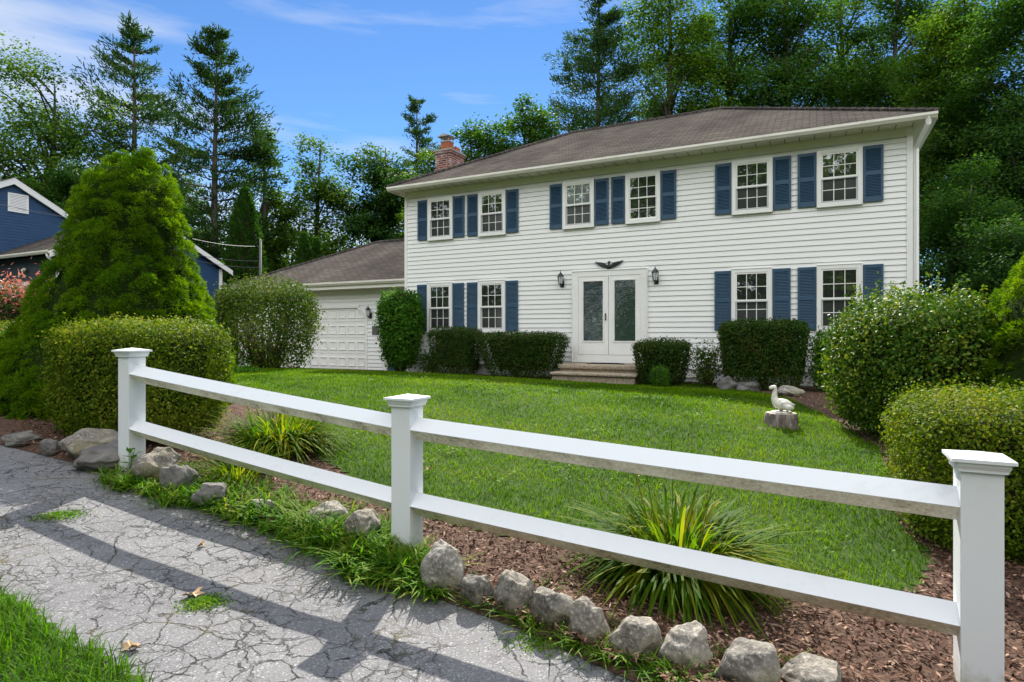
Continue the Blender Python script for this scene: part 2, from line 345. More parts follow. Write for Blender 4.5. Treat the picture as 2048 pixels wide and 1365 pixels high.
# painted fence: clean upper faces, algae staining on faces that look downward and along the drip edge
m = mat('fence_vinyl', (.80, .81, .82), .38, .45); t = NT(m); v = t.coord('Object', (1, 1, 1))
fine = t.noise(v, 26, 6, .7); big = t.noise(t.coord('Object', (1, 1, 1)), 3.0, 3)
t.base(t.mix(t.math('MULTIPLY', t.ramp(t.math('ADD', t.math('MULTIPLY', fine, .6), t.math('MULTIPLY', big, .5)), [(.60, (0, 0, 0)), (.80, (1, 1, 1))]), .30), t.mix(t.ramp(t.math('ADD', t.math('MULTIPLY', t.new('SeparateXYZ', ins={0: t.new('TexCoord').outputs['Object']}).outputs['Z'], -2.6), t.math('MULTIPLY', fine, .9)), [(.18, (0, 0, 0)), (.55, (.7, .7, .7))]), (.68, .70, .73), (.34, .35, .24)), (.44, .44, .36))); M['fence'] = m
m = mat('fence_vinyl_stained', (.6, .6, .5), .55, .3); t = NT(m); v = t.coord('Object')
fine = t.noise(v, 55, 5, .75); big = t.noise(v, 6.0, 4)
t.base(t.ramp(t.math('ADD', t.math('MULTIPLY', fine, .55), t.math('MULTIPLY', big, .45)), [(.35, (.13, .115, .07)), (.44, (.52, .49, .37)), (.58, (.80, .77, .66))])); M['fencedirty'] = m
M['navy'] = noisy('navy_siding', (.022, .060, .135), (.028, .072, .155), 3, .5, .3)
M['slate_siding'] = noisy('slate_siding', (.055, .068, .078), (.065, .078, .09), 3, .5, .3)
M['brownwood'] = noisy('brown_garage_door', (.065, .028, .020), (.10, .045, .03), 4, .5, .3, stretch=(6, 1, 1))
m = mat('weathered_stump', (.2, .17, .14), .9, .1); t = NT(m); v = t.coord('Object', (1, 1, .22))
t.base(t.ramp(t.noise(v, 22, 5, .7), [(.3, (.05, .04, .035)), (.55, (.19, .16, .14)), (.75, (.36, .32, .29))])); t.bump(t.noise(v, 26, 4), 1.0, .02); M['stump'] = m
M['stumptop'] = noisy('stump_top', (.46, .42, .34), (.34, .30, .24), 14, .9, .1)
m = mat('painted_concrete', (.7, .67, .58), .8, .2); t = NT(m); v = t.coord('Object')
t.base(t.ramp(t.noise(v, 24, 5, .7), [(.30, (.26, .24, .18)), (.45, (.64, .62, .55)), (.7, (.76, .74, .68))])); t.bump(t.noise(v, 60, 3), .4, .006); M['statue'] = m
M['deadleaf'] = noisy('dry_leaf', (.50, .36, .22), (.38, .26, .15), 30, .8, .2)
M['rubber'] = mat('rubber_mat', (.012, .013, .018), .9, .2)
M['pole'] = noisy('grey_pole', (.13, .135, .14), (.09, .09, .10), 5, .7, .3)
M['wire'] = mat('wire', (.14, .14, .145), .6, .3)
M['plaque'] = noisy('grey_plaque', (.11, .11, .11), (.16, .16, .16), 40, .7, .3)

# ------------------------------------------------------------------ foliage generators (all vectorised)
def leaf_quads(P, N, L, W, spread=.6, g=rng):
    n = nrm(N + spread * g.normal(size=P.shape)); t_ = nrm(np.cross(n, g.normal(size=P.shape))); b = np.cross(n, t_)
    k = g.uniform(.65, 1.3, (len(P), 1)); L_ = L * k; W_ = W * k
    V = np.stack([P - t_ * L_ * .5, P + b * W_ * .5 + n * W_ * .12, P + t_ * L_ * .5, P - b * W_ * .5 + n * W_ * .12], 1)
    return V.reshape(-1, 3)
def needle_quads(P, D, L, W, spread=.4, g=rng):
    t_ = nrm(D + spread * g.normal(size=P.shape)); b = nrm(np.cross(t_, g.normal(size=P.shape)))
    k = g.uniform(.6, 1.3, (len(P), 1)); L_ = L * k
    V = np.stack([P - b * W * .5, P + b * W * .5, P + t_ * L_ + b * W * .22, P + t_ * L_ - b * W * .22], 1)
    return V.reshape(-1, 3)
def quads(n): return np.arange(4 * n, dtype=np.int32).reshape(n, 4)
def strips(P, az, L, lean, droop, width, nseg=2, g=rng):
    """curved grass-like strips; lean = horizontal reach / length, droop = how far the tip falls back"""
    N = len(P); tt = np.linspace(0, 1, nseg + 1)[None, :, None]
    hd = np.stack([np.cos(az), np.sin(az), np.zeros(N)], 1)[:, None, :]; sd = np.stack([-np.sin(az), np.cos(az), np.zeros(N)], 1)[:, None, :]
    L = np.broadcast_to(L, (N,))[:, None, None]; lean = np.broadcast_to(lean, (N,))[:, None, None]; droop = np.broadcast_to(droop, (N,))[:, None, None]; w = np.broadcast_to(width, (N,))[:, None, None]
    C = P[:, None, :] + hd * L * lean * (.35 * tt + .65 * tt ** 2) + np.array([0, 0, 1.0]) * L * ((1 - .35 * lean) * tt - droop * tt ** 2.4)
    wt = w * np.where(tt < .35, .75 + .7 * tt, 1.0) * np.sqrt(np.maximum(1 - tt ** 2.2, .004))
    A = np.stack([C - sd * wt * .5, C + sd * wt * .5], 2).reshape(N, -1, 3)
    k = 2 * (nseg + 1); base = (np.arange(N) * k)[:, None, None]
    q = np.array([[2 * i, 2 * i + 1, 2 * i + 3, 2 * i + 2] for i in range(nseg)])[None]
    return A.reshape(-1, 3), (base + q).reshape(-1, 4).astype(np.int32)

def sphere_dirs(n, g): return nrm(g.normal(size=(n, 3)))

def shell_box(n, hx, hy, h, rnd, flare, g, jitter=.035):
    """random points with outward normals on a rounded box that flares upward (clipped hedge)"""
    e = rnd; ar = np.array([hy * h, hx * h, 1.4 * hx * hy]); ax = g.choice(3, n, p=ar / ar.sum())
    d = g.uniform(-1, 1, (n, 3)); d[np.arange(n), ax] = np.where(g.random(n) < .5, -1, 1)
    q = d / (np.abs(d) ** (2 * e)).sum(1, keepdims=True) ** (1 / (2 * e))
    d2 = nrm(np.sign(q) * np.abs(q) ** (2 * e - 1))
    fl = 1 - flare * (1 - (q[:, 2] + 1) / 2)
    P = np.stack([q[:, 0] * hx * fl, q[:, 1] * hy * fl, (q[:, 2] + 1) / 2 * h], 1)
    lump = np.sin(P[:, 0] * 9 + 1.3) * np.sin(P[:, 1] * 8 + .4) * np.sin(P[:, 2] * 8.5 + 2)
    P += d2 * (jitter * g.normal(size=(n, 1)) - 1.2 * jitter * (g.random((n, 1)) < .4) + .028 * lump[:, None])
    return P, d2

def core_mesh(V_dirs, name, material, parent):
    pass

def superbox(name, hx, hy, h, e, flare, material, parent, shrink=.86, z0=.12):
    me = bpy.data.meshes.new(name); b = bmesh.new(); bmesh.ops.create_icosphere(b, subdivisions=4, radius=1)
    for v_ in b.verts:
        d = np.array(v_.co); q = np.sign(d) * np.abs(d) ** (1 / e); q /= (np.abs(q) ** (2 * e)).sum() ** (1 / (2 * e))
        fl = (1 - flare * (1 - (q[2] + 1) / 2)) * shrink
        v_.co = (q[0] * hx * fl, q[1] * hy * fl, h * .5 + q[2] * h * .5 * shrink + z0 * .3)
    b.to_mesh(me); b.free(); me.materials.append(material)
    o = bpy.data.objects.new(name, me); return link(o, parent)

def hedge(label, loc, rz, hx, hy, h, mk, n, leaf, e=3.2, flare=.12, group=None, name='hedge', stems=0, core=True, jitter=.035, cat='hedge', sprigs=0, bare=.16, sl=.22):
    g = np.random.default_rng(int(abs(loc[0] * 131 + loc[1] * 71) * 10) % 99991)
    r = empty(name, loc, rz, label, cat, group)
    P, N = shell_box(n, hx, hy, h, e, flare, g, jitter)
    k = P[:, 2] > (.0 if not stems else bare * h * g.random(len(P)) * 2); P, N = P[k], N[k]
    V = leaf_quads(P, N + np.array([0, 0, .25]), leaf, leaf * .62, .75, g)
    if sprigs:
        a = g.uniform(0, 6.28, sprigs); rr = np.sqrt(g.random(sprigs)) * .9
        for q in range(sprigs):
            b0 = np.array([math.cos(a[q]) * rr[q] * hx, math.sin(a[q]) * rr[q] * hy, h * .93]); ln = g.uniform(.06, sl)
            dv = nrm(np.array([g.normal() * .3, g.normal() * .3, 1.0])); tt = g.random((14, 1))
            V = np.concatenate([V, leaf_quads(b0 + dv * tt * ln + g.normal(size=(14, 3)) * .012, dv * .6 + g.normal(size=(14, 3)) * .5, leaf, leaf * .6, .5, g)])
    fast_mesh('foliage', V, quads(len(V) // 4), M[mk], r)
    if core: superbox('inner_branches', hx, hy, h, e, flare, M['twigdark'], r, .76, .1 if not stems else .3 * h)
    if stems:
        mb = MB()
        for q in range(stems):
            a = g.uniform(0, 6.28); r0 = g.uniform(.02, .16) * hx; top = g.uniform(.35, .7) * h
            p0 = np.array([math.cos(a) * r0, math.sin(a) * r0, -.05]); p2 = np.array([math.cos(a) * hx * g.uniform(.3, .75), math.sin(a) * hy * g.uniform(.3, .75), top])
            p1 = (p0 + p2) / 2 + np.array([0, 0, .08 * h]) + g.normal(size=3) * .03
            mb.tube([p0, p1, p2], [.016, .012, .006], 5)
        mb.build('stems', M['twig'], r, True)
    return r

# ------------------------------------------------------------------ terrain
def grid_sheet(name, poly, cell, off, material, kind='structure', zfun=None, label=None, cat=None):
    poly = [(float(p[0]), float(p[1])) for p in poly]
    xs = [p[0] for p in poly]; ys = [p[1] for p in poly]
    gx = np.arange(min(xs) - cell, max(xs) + cell, cell); gy = np.arange(min(ys) - cell, max(ys) + cell, cell)
    X, Y = np.meshgrid(gx, gy, indexing='ij')
    cx_, cy_ = (X[:-1, :-1] + cell / 2).ravel(), (Y[:-1, :-1] + cell / 2).ravel()
    keep = inside(poly, cx_, cy_)
    idx = np.arange(X.size).reshape(X.shape)
    Fq = np.stack([idx[:-1, :-1], idx[1:, :-1], idx[1:, 1:], idx[:-1, 1:]], -1).reshape(-1, 4)[keep]
    Z = ground_z(X, Y) + off
    V = np.stack([X, Y, Z], -1).reshape(-1, 3)
    used = np.unique(Fq); rem = np.full(len(V), -1); rem[used] = np.arange(len(used))
    o = fast_mesh(name, V[used], rem[Fq], material, None, True)
    return tag(o, label, cat, None, kind)

# the ground as one sheet to the horizon, a little below the laid surfaces
gx = np.concatenate([[-900, -300, -120], np.arange(-60, 60.1, 1.0), [120, 300, 900]]); gy = np.concatenate([[-900, -300, -100], np.arange(-45, 75.1, 1.0), [120, 300, 900]])
X, Y = np.meshgrid(gx, gy, indexing='ij'); idx = np.arange(X.size).reshape(X.shape)
V = np.stack([X, Y, ground_z(X, Y) - .13], -1).reshape(-1, 3)
tag(fast_mesh('ground', V, np.stack([idx[:-1, :-1], idx[1:, :-1], idx[1:, 1:], idx[:-1, 1:]], -1).reshape(-1, 4), M['soil'], None, True), kind='structure')

E1 = [(2.5, .20), (1.50, 1.26), (.56, 2.16), (.02, 2.62), (-.24, 2.80), (-.56, 3.0), (-1.15, 3.42), (-2.37, 4.12), (-3.11, 4.50), (-4.27, 5.02), (-6.0, 5.75), (-9, 6.9), (-13, 8.2)]
E2 = [(1.3, -.6), (.45, .6), (-.35, 1.42), (-1.0, 1.93), (-1.32, 2.16), (-1.9, 2.5), (-2.4, 2.82), (-3.3, 3.3), (-4.6, 3.95), (-6.6, 4.8), (-9.6, 5.9), (-13.6, 7.2)]
def loft(a, b, nu, nv):
    a = np.array(a, float); b = np.array(b, float)
    def rs(p, n):
        d = np.r_[0, np.cumsum(np.linalg.norm(np.diff(p, axis=0), axis=1))]; s_ = np.linspace(0, d[-1], n)
        return np.stack([np.interp(s_, d, p[:, 0]), np.interp(s_, d, p[:, 1])], 1)
    A, B = rs(a, nu), rs(b, nu); w = np.linspace(0, 1, nv)[None, :, None]
    return A[:, None, :] * (1 - w) + B[:, None, :] * w
L2 = loft([(a + .10, b + .16) for a, b in E1], [(a - .10, b - .16) for a, b in E2], 160, 16)
Zp = ground_z(L2[..., 0], L2[..., 1]) - .055
V = np.concatenate([L2, Zp[..., None]], -1).reshape(-1, 3); idx = np.arange(160 * 16).reshape(160, 16)
tag(fast_mesh('footpath', V, np.stack([idx[:-1, :-1], idx[1:, :-1], idx[1:, 1:], idx[:-1, 1:]], -1).reshape(-1, 4)[:, ::-1], M['asphalt'], None, True), kind='structure')

lawn_px = [(470, 747), (470, 762), (505, 795), (560, 832), (640, 915), (700, 968), (780, 1008), (850, 1040), (950, 1062), (1100, 1088), (1250, 1112), (1450, 1150), (1600, 1172), (1722, 1192),
           (1830, 1175), (1830, 1060), (1810, 1000), (1765, 900), (1675, 845), (1618, 818), (1580, 801), (1520, 786), (1440, 772), (1350, 766), (1280, 763)]
def ragged(poly, step, amp, seed):
    g_ = np.random.default_rng(seed); out = []
    for i in range(len(poly)):
        p, q = np.array(poly[i]), np.array(poly[(i + 1) % len(poly)]); n_ = max(1, int(np.linalg.norm(q - p) / step))
        for k in range(n_): out.append(p + (q - p) * k / n_ + g_.normal(size=2) * amp)
    return out
_c0 = np.array([-3.278, 18.383]); _t, _n = np.array([.8918, -.4524]), np.array([.4524, .8918])
lawn_poly = ragged([gp(*p)[:2] for p in lawn_px] + [_c0 + _t * s_ + _n * d_ for s_, d_ in ((7.4, -1.5), (5.3, -1.5), (.2, -1.4), (-1.5, -.9), (-8.5, -.9), (-10, -3.0))], .35, .045, 4)
bed = [p for p in E1[:10]] + [(-8, 12), (-9.5, 21.5), (-4, 19.5), (9.2, 13), (9.5, 6), (4.5, 1.5), (2.8, .1)]
FAR = [(9.5, .6), (9.5, 13.2), (-4, 19.6), (-9.5, 22), (-14, 21)]
LB = loft(E1, FAR, 170, 2); wv_ = (np.linspace(0, 1, 110) ** 2)[None, :, None]; LB = LB[:, :1] * (1 - wv_) + LB[:, 1:] * wv_
dst = np.linalg.norm(LB - LB[:, :1], axis=-1)
V = np.concatenate([LB, (ground_z(LB[..., 0], LB[..., 1]) - .004 - .047 * (1 - sstep(.0, .16, dst)))[..., None]], -1).reshape(-1, 3); idx = np.arange(170 * 110).reshape(170, 110)
tag(fast_mesh('garden_bed', V, np.stack([idx[:-1, :-1], idx[:-1, 1:], idx[1:, 1:], idx[1:, :-1]], -1).reshape(-1, 4)[:, ::-1], M['mulch'], None, True), kind='structure')
grid_sheet('lawn', lawn_poly, .08, .004, M['soil'])
verge_px = [(0, 1178), (60, 1208), (120, 1262), (200, 1296), (262, 1340), (310, 1385), (380, 1460), (300, 1600), (-250, 1600), (-500, 1300), (-300, 1100)]
verge_poly = [gp(*p, off=-.03)[:2] for p in verge_px]
grid_sheet('verge', verge_poly, .05, -.045, M['soil'])

# lawn blades (nobody could count them)
def scatter_poly(poly, dens_fun, dmax, g):
    P = np.array(poly); x0, y0 = P.min(0); x1, y1 = P.max(0); n = int((x1 - x0) * (y1 - y0) * dmax)
    x = g.uniform(x0, x1, n); y = g.uniform(y0, y1, n); k = g.random(n) < dens_fun(x, y) / dmax
    x, y = x[k], y[k]; k = inside([tuple(p) for p in poly], x, y); return x[k], y[k]
g = np.random.default_rng(3)
x, y = scatter_poly(lawn_poly, lambda x, y: np.interp(y, [2.5, 5, 8, 12, 18], [4600, 3300, 1700, 900, 500]), 4600, g)
wob = .5 + .5 * np.sin(x * 1.7 + np.sin(y * 1.1) * 2) * np.sin(y * 1.3 + 1)
Lb = g.uniform(.028, .060, len(x)) * (1 + .25 * wob); wb = np.interp(y, [2.5, 6, 10, 18], [.004, .006, .009, .014]) * g.uniform(.7, 1.3, len(x))
V, Fq = strips(np.stack([x, y, ground_z(x, y)], 1), g.uniform(0, 6.28, len(x)), Lb, g.uniform(.1, .8, len(x)), g.uniform(0, .35, len(x)), wb, 2, g)
tag(fast_mesh('lawn_grass', V, Fq, M['grass']), kind='stuff')
x, y = scatter_poly(verge_poly, lambda x, y: np.where((y > 1.2), 5200, 400.), 5200, g)
V, Fq = strips(np.stack([x, y, ground_z(x, y) - .045], 1), g.uniform(0, 6.28, len(x)), g.uniform(.06, .13, len(x)), g.uniform(.2, .9, len(x)), g.uniform(0, .4, len(x)), g.uniform(.003, .0065, len(x)), 3, g)
tag(fast_mesh('verge_grass', V, Fq, M['verge']), kind='stuff')

# bark chips lying on the bed
bx = scatter_poly(bed, lambda x, y: np.where(inside([tuple(p) for p in lawn_poly], x, y), 0, np.interp(y, [1, 4, 7, 12], [2600, 1700, 300, 60])), 2600, g)
x, y = bx; P = np.stack([x, y, ground_z(x, y) + g.uniform(.0, .016, len(x))], 1)
V = leaf_quads(P, np.array([0, 0, 1.0]) + 0 * P, .034, .011, .45, g)
tag(fast_mesh('bark_chips', V, quads(len(V) // 4), M['chip']), kind='stuff')

# ------------------------------------------------------------------ house (local frame: x along the front wall, y into the house, z up)
TH = R(26.9)
HOUSE = empty('house', (-3.278, 18.383, 0), -TH, 'white two-storey clapboard house with navy shutters and an attached garage', 'house')
tv = np.array([math.cos(TH), -math.sin(TH)]); nv = np.array([math.sin(TH), math.cos(TH)]); C0 = np.array([-3.278, 18.383])
def hw(s, d, z=0.0): p = C0 + tv * s + nv * d; return np.array([p[0], p[1], z])
LEN, DEP = 13.03, 8.3
def lap_wall(x0, x1, z0, z1, y, expo=.128, depth=.021):
    """clapboard profile: each board leans out toward its lower edge"""
    vs, fs = [], []; z = z0
    while z < z1 - 1e-4:
        zt = min(z + expo, z1); o = len(vs)
        vs += [(x0, y - depth, z - .004), (x1, y - depth, z - .004), (x1, y, zt), (x0, y, zt), (x0, y - .001, z + .010), (x1, y - .001, z + .010)]
        fs += [(o, o + 1, o + 2, o + 3), (o + 4, o + 5, o + 1, o)]; z = zt
    return vs, fs
wall = MB(); wall.add(*lap_wall(.10, LEN - .11, .36, 5.32, 0))
wall.box(.02, LEN - .02, .02, DEP, .05, 5.512)
wall.build('wall', M['siding'], HOUSE)
MB().box(-.005, LEN + .005, .03, DEP + .02, -.3, .36).build('foundation', M['foundation'], HOUSE)
MB().box(.10, LEN - .11, -.022, .012, 5.33, 5.512).build('frieze_board', M['cream'], HOUSE)
for a, b in ((0, .10), (LEN - .11, LEN)):
    MB().box(a, b, -.03, .10, .30, 5.512).build('corner_board', M['white'], HOUSE, bevel=.004)
OV = .46
RL, RR, RY, RZ = 3.9, LEN - 4.35, 4.15, 8.02
EZ = 5.612
sof = MB(); sof.box(-.24, LEN + .33, -OV, DEP + OV, 5.513, 5.53)
sof.build('soffit', M['soffit'], HOUSE)
sl = MB()
for k in range(int((LEN + .5) / .3)): sl.box(-.2 + k * .3, -.185 + k * .3, -OV + .03, -.03, 5.5095, 5.5125)
sl.build('soffit_vents', M['darkgrey'], HOUSE)
rf = MB(); x0, x1, y0, y1 = -.27, LEN + .36, -OV - .06, DEP + OV + .05
rv = [(x0, y0, EZ), (x1, y0, EZ), (x1, y1, EZ), (x0, y1, EZ), (RL, RY, RZ), (RR, RY, RZ)]
rf.add(rv, [(0, 1, 5, 4), (2, 3, 4, 5)], 0).add(rv, [(1, 2, 5), (3, 0, 4)], 1)
lo = [(a, b, c - .04) for a, b, c in rv[:4]]
rf.add(rv[:4] + lo, [(0, 4, 5, 1), (1, 5, 6, 2), (2, 6, 7, 3), (3, 7, 4, 0)], 0)
roof = rf.build('roof', [M['roof_y'], M['roof_x']], HOUSE)
rc = MB()
for a, b in ((rv[0], rv[4]), (rv[1], rv[5]), (rv[4], rv[5])):
    a, b = Vector(a), Vector(b); n_ = int((b - a).length / .14)
    for k in range(n_):
        p = a.lerp(b, k / n_); q = a.lerp(b, min((k + 1.25) / n_, 1)); rc.tube([p + Vector((0, 0, .004 + .012 * (k % 2 == 0))), q + Vector((0, 0, .018))], .055, 6)
rc.build('ridge_caps', M['roof_y'], roof)
def gutter(name, xa, xb, y, z, parent, m):
    pr = [(y - .013, z - .11), (y - .075, z - .11), (y - .10, z - .07), (y - .115, z - .05), (y - .115, z), (y - .10, z), (y - .09, z - .04), (y - .013, z - .04)]
    return MB().prism(pr, 'x', xa, xb).build(name, m, parent)
gutter('gutter', -.26, LEN + .35, -OV, EZ - .006, HOUSE, M['dirtywhite'])
MB().box(-.24, LEN + .33, -OV - .012, -OV + .01, 5.485, 5.566).build('fascia', M['cream'], HOUSE)
for a in (LEN + .331, -.27): MB().box(a, a + .028, -OV - .01, DEP + OV, 5.485, 5.568).build('end_fascia', M['white'], HOUSE)
ds = MB(); ds.tube([(LEN + .20, -OV - .06, 5.54), (LEN + .20, -OV - .04, 5.40), (LEN + .058, -.02, 5.08), (LEN + .058, .0, 4.95), (LEN + .058, .0, .4)], .05, 4)
ds.build('downspout', M['white'], HOUSE)
# chimney on the end wall
ch = MB().box(-.66, -.03, 2.62, 3.52, 0, 7.5).box(-.70, .0, 2.58, 3.56, 7.5, 7.58)
chim = ch.build('chimney', M['brick'], HOUSE)
MB().box(-.72, .02, 2.56, 3.58, 7.58, 7.63).build('chimney_crown', M['foundation'], chim)
fl = MB().box(-.50, -.17, 2.72, 3.02, 7.63, 7.92); fl.box(-.50, -.17, 3.18, 3.46, 7.63, 7.86)
fl.build('flue', M['terracotta'], chim)
fc = MB().box(-.52, -.15, 2.70, 3.04, 7.92, 7.96)
for a in (-.5, -.19):
    for b in (2.72, 2.99): fc.box(a, a + .02, b, b + .02, 7.96, 8.1)
fc.prism([(-.60, 8.1), (-.07, 8.1), (-.33, 8.2)], 'y', 2.62, 3.12); fc.build('rain_cap', M['galv'], chim)

# windows
def window_meshes(h, open_=0.0, tall=False):
    w = .855; x0, x1 = -w / 2, w / 2; fr = MB()
    fr.box(x0, x0 + .075, -.05, .03, 0, h).box(x1 - .075, x1, -.05, .03, 0, h).box(x0 + .075, x1 - .075, -.05, .03, h - .085, h).box(x0 + .075, x1 - .075, -.055, .03, 0, .085)
    fr.box(x0 - .012, x0, -.062, .03, -.012, h + .012).box(x1, x1 + .012, -.062, .03, -.012, h + .012).box(x0, x1, -.062, .03, h, h + .012).box(x0, x1, -.058, .03, -.012, 0)
    a, b = x0 + .075, x1 - .075; zm = .085 + (h - .17) * .5
    def sash(z0, z1, y, rail=.035):
        s = MB(); s.box(a, a + .035, y, y + .022, z0, z1).box(b - .035, b, y, y + .022, z0, z1).box(a + .035, b - .035, y, y + .022, z0, z0 + rail).box(a + .035, b - .035, y, y + .022, z1 - rail, z1)
        iw = (b - a - .07) / 3; ih = (z1 - z0 - 2 * rail) / 2; c0 = a + .035; zz = z0 + rail
        for k in (1, 2): s.box(c0 + iw * k - .008, c0 + iw * k + .008, y + .006, y + .018, zz, z1 - rail)
        for q in range(3): s.box(c0 + iw * q + (.008 if q else 0), c0 + iw * (q + 1) - (.008 if q < 2 else 0), y + .006, y + .018, zz + ih - .008, zz + ih + .008)
        return s
    up = sash(zm - .02, h - .085, -.040); lw = sash(.085 + open_, zm + .012 + open_, -.016)
    pu = MB().box(a + .03, b - .03, -.026, -.022, zm, h - .1); pl = MB().box(a + .03, b - .03, -.006, -.003, .1 + open_, zm + open_)
    sr = MB().box(a + .002, a + .022, -.056, -.042, .087, zm - .024).box(b - .022, b - .002, -.056, -.042, .087, zm - .024).box(a + .022, b - .022, -.056, -.042, .087, .107).box(a + .022, b - .022, -.056, -.042, zm - .044, zm - .024)
    return fr, up, lw, pu, pl, sr
def add_window(s, z, h, screen=True, curtain=False, open_=0.0, tilt=0.0):
    fr, up, lw, pu, pl, sr = window_meshes(h, open_)
    W = fr.build('window', M['white'], HOUSE, loc=(s, -.032, z), bevel=.003)
    up.build('upper_sash', M['sash'], W); lw.build('lower_sash', M['sash'], W)
    a = pu.build('pane', M['pane_curtain'] if curtain else M['pane'], W); b = pl.build('pane', M['screen'] if screen else M['pane'], W)
    a.rotation_euler = (R(.15), 0, R(tilt)); b.rotation_euler = (R(-.1), 0, R(-tilt * .7))
    if screen: sr.build('screen_frame', M['screenrail'], W)
    return W
def shutter_mesh(h):
    w = .375; s = MB(); x0, x1 = -w / 2, w / 2; st_ = .05
    s.box(x0, x0 + st_, -.035, 0, 0, h).box(x1 - st_, x1, -.035, 0, 0, h)
    rails = [(0, .10), (h * .47, h * .47 + .09), (h - .075, h)]
    for a, b in rails: s.box(x0 + st_, x1 - st_, -.035, 0, a, b)
    s.box(x0 + st_, x1 - st_, -.008, 0, .1, h - .075)
    for a, b in ((.10, h * .47), (h * .47 + .09, h - .075)):
        n_ = int(round((b - a) / .034)); dz = (b - a) / n_
        for k in range(n_):
            z = a + dz * k
            s.add([(x0 + st_, -.031, z + .002), (x1 - st_, -.031, z + .002), (x1 - st_, -.009, z + dz * .95), (x0 + st_, -.009, z + dz * .95), (x0 + st_, -.025, z), (x1 - st_, -.025, z)], [(0, 1, 2, 3), (4, 5, 1, 0)])
    return s
HU, HL = 1.25, 1.45
sh_u = shutter_mesh(HU - .06).build('shutter', M['shutter'], HOUSE); sh_l = shutter_mesh(HL - .06).build('shutter', M['shutter'], HOUSE)
first = {id(sh_u): True, id(sh_l): True}
def place_shutter(proto, s, z):
    if first.get(id(proto)): first[id(proto)] = False; o = proto
    else: o = proto.copy(); COL.objects.link(o)
    o.location = (s, -.026, z); return o
for i, (sc_, cur) in enumerate([(1.327, 0), (3.07, 0), (5.658, 1), (7.37, 0), (9.915, 0), (11.685, 0)]):
    add_window(sc_, 3.998, HU, screen=(i != 3), curtain=(i == 2), tilt=[.5, -.4, .8, .6, -.3, .3][i])
    for d in (-1, 1): place_shutter(sh_u, sc_ + d * (.4275 + .012 + .1925), 4.03)
for i, sc_ in enumerate([1.312, 3.06, 9.905, 11.685]):
    add_window(sc_, 1.263, HL, open_=.10 if i == 2 else 0.0, tilt=[-.4, .5, .3, -.5][i])
    for d in (-1, 1): place_shutter(sh_l, sc_ + d * (.4275 + .012 + .1925), 1.30)

# front door: frame, two storm doors with wavy glass, sill panel
d0, d1 = 5.50, 7.475
df = MB(); df.box(d0, d0 + .16, -.07, .01, .46, 2.84).box(d1 - .16, d1, -.07, .01, .46, 2.84).box(d0 + .16, d1 - .16, -.07, .01, 2.70, 2.84).box(d0 + .16, d1 - .16, -.055, .01, .46, .67)
df.box(d0 - .02, d0, -.085, .01, .46, 2.86).box(d1, d1 + .02, -.085, .01, .46, 2.86).box(d0, d1, -.085, .01, 2.84, 2.86)
df.build('door_frame', M['white'], HOUSE, bevel=.004)
for a, b, gl, gr in ((5.665, 6.475, 5.80, 6.335), (6.487, 7.31, 6.64, 7.185)):
    dm = MB(); y0_, y1_ = -.062, -.02
    dm.box(a, gl, y0_, y1_, .675, 2.695).box(gr, b, y0_, y1_, .675, 2.695).box(gl, gr, y0_, y1_, .675, 1.03).box(gl, gr, y0_, y1_, 2.575, 2.695)
    dm.box(gl - .03, gl, y0_ - .012, y0_, 1.0, 2.605).box(gr, gr + .03, y0_ - .012, y0_, 1.0, 2.605).box(gl, gr, y0_ - .012, y0_, 1.0, 1.03).box(gl, gr, y0_ - .012, y0_, 2.575, 2.605)
    D = dm.build('storm_door', M['white'], HOUSE)
    MB().box(gl, gr, -.045, -.040, 1.03, 2.575).build('glass', M['stormglass'], D)
    if a < 6: MB().box(6.40, 6.425, -.10, -.085, 1.56, 1.74).box(6.40, 6.425, -.085, -.0625, 1.57, 1.60).box(6.40, 6.425, -.085, -.0625, 1.70, 1.73).build('handle', M['black'], D, bevel=.003)

def lantern(s, z, d=0.0, parent=HOUSE):
    """bracket lamp: back plate low on the wall, arm, six sided glass body, roof and finial"""
    k = MB(); y = d - .13
    k.lathe([(.001, .0), (.012, .01), (.016, .03), (.01, .05)], 8, (0, -.13, .02)).tube([(0, -.012, .12), (0, -.07, .05), (0, -.13, .08)], .011, 8)
    k.lathe([(.012, .08), (.05, .095), (.055, .105)], 6, (0, -.13, 0)).lathe([(.10, .30), (.085, .315), (.05, .37), (.02, .395), (.012, .40), (.016, .415), (.008, .43), (.004, .47)], 6, (0, -.13, 0))
    for q in range(6):
        a = q * math.pi / 3; k.tube([(.053 * math.cos(a), -.13 + .053 * math.sin(a), .10), (.084 * math.cos(a), -.13 + .084 * math.sin(a), .302)], .006, 4)
    k.prism([(-.055, .02), (.055, .02), (.055, .17), (.03, .20), (-.03, .20), (-.055, .17)], 'y', -.02, 0)
    o = k.build('wall_lantern', M['black'], parent, loc=(s, d - .012, z))
    MB().lathe([(.046, .106), (.076, .298)], 6, (0, -.13, 0)).build('lantern_glass', M['lampglass'], o)
    return o
lantern(5.19, 2.435); lantern(7.70, 2.425)

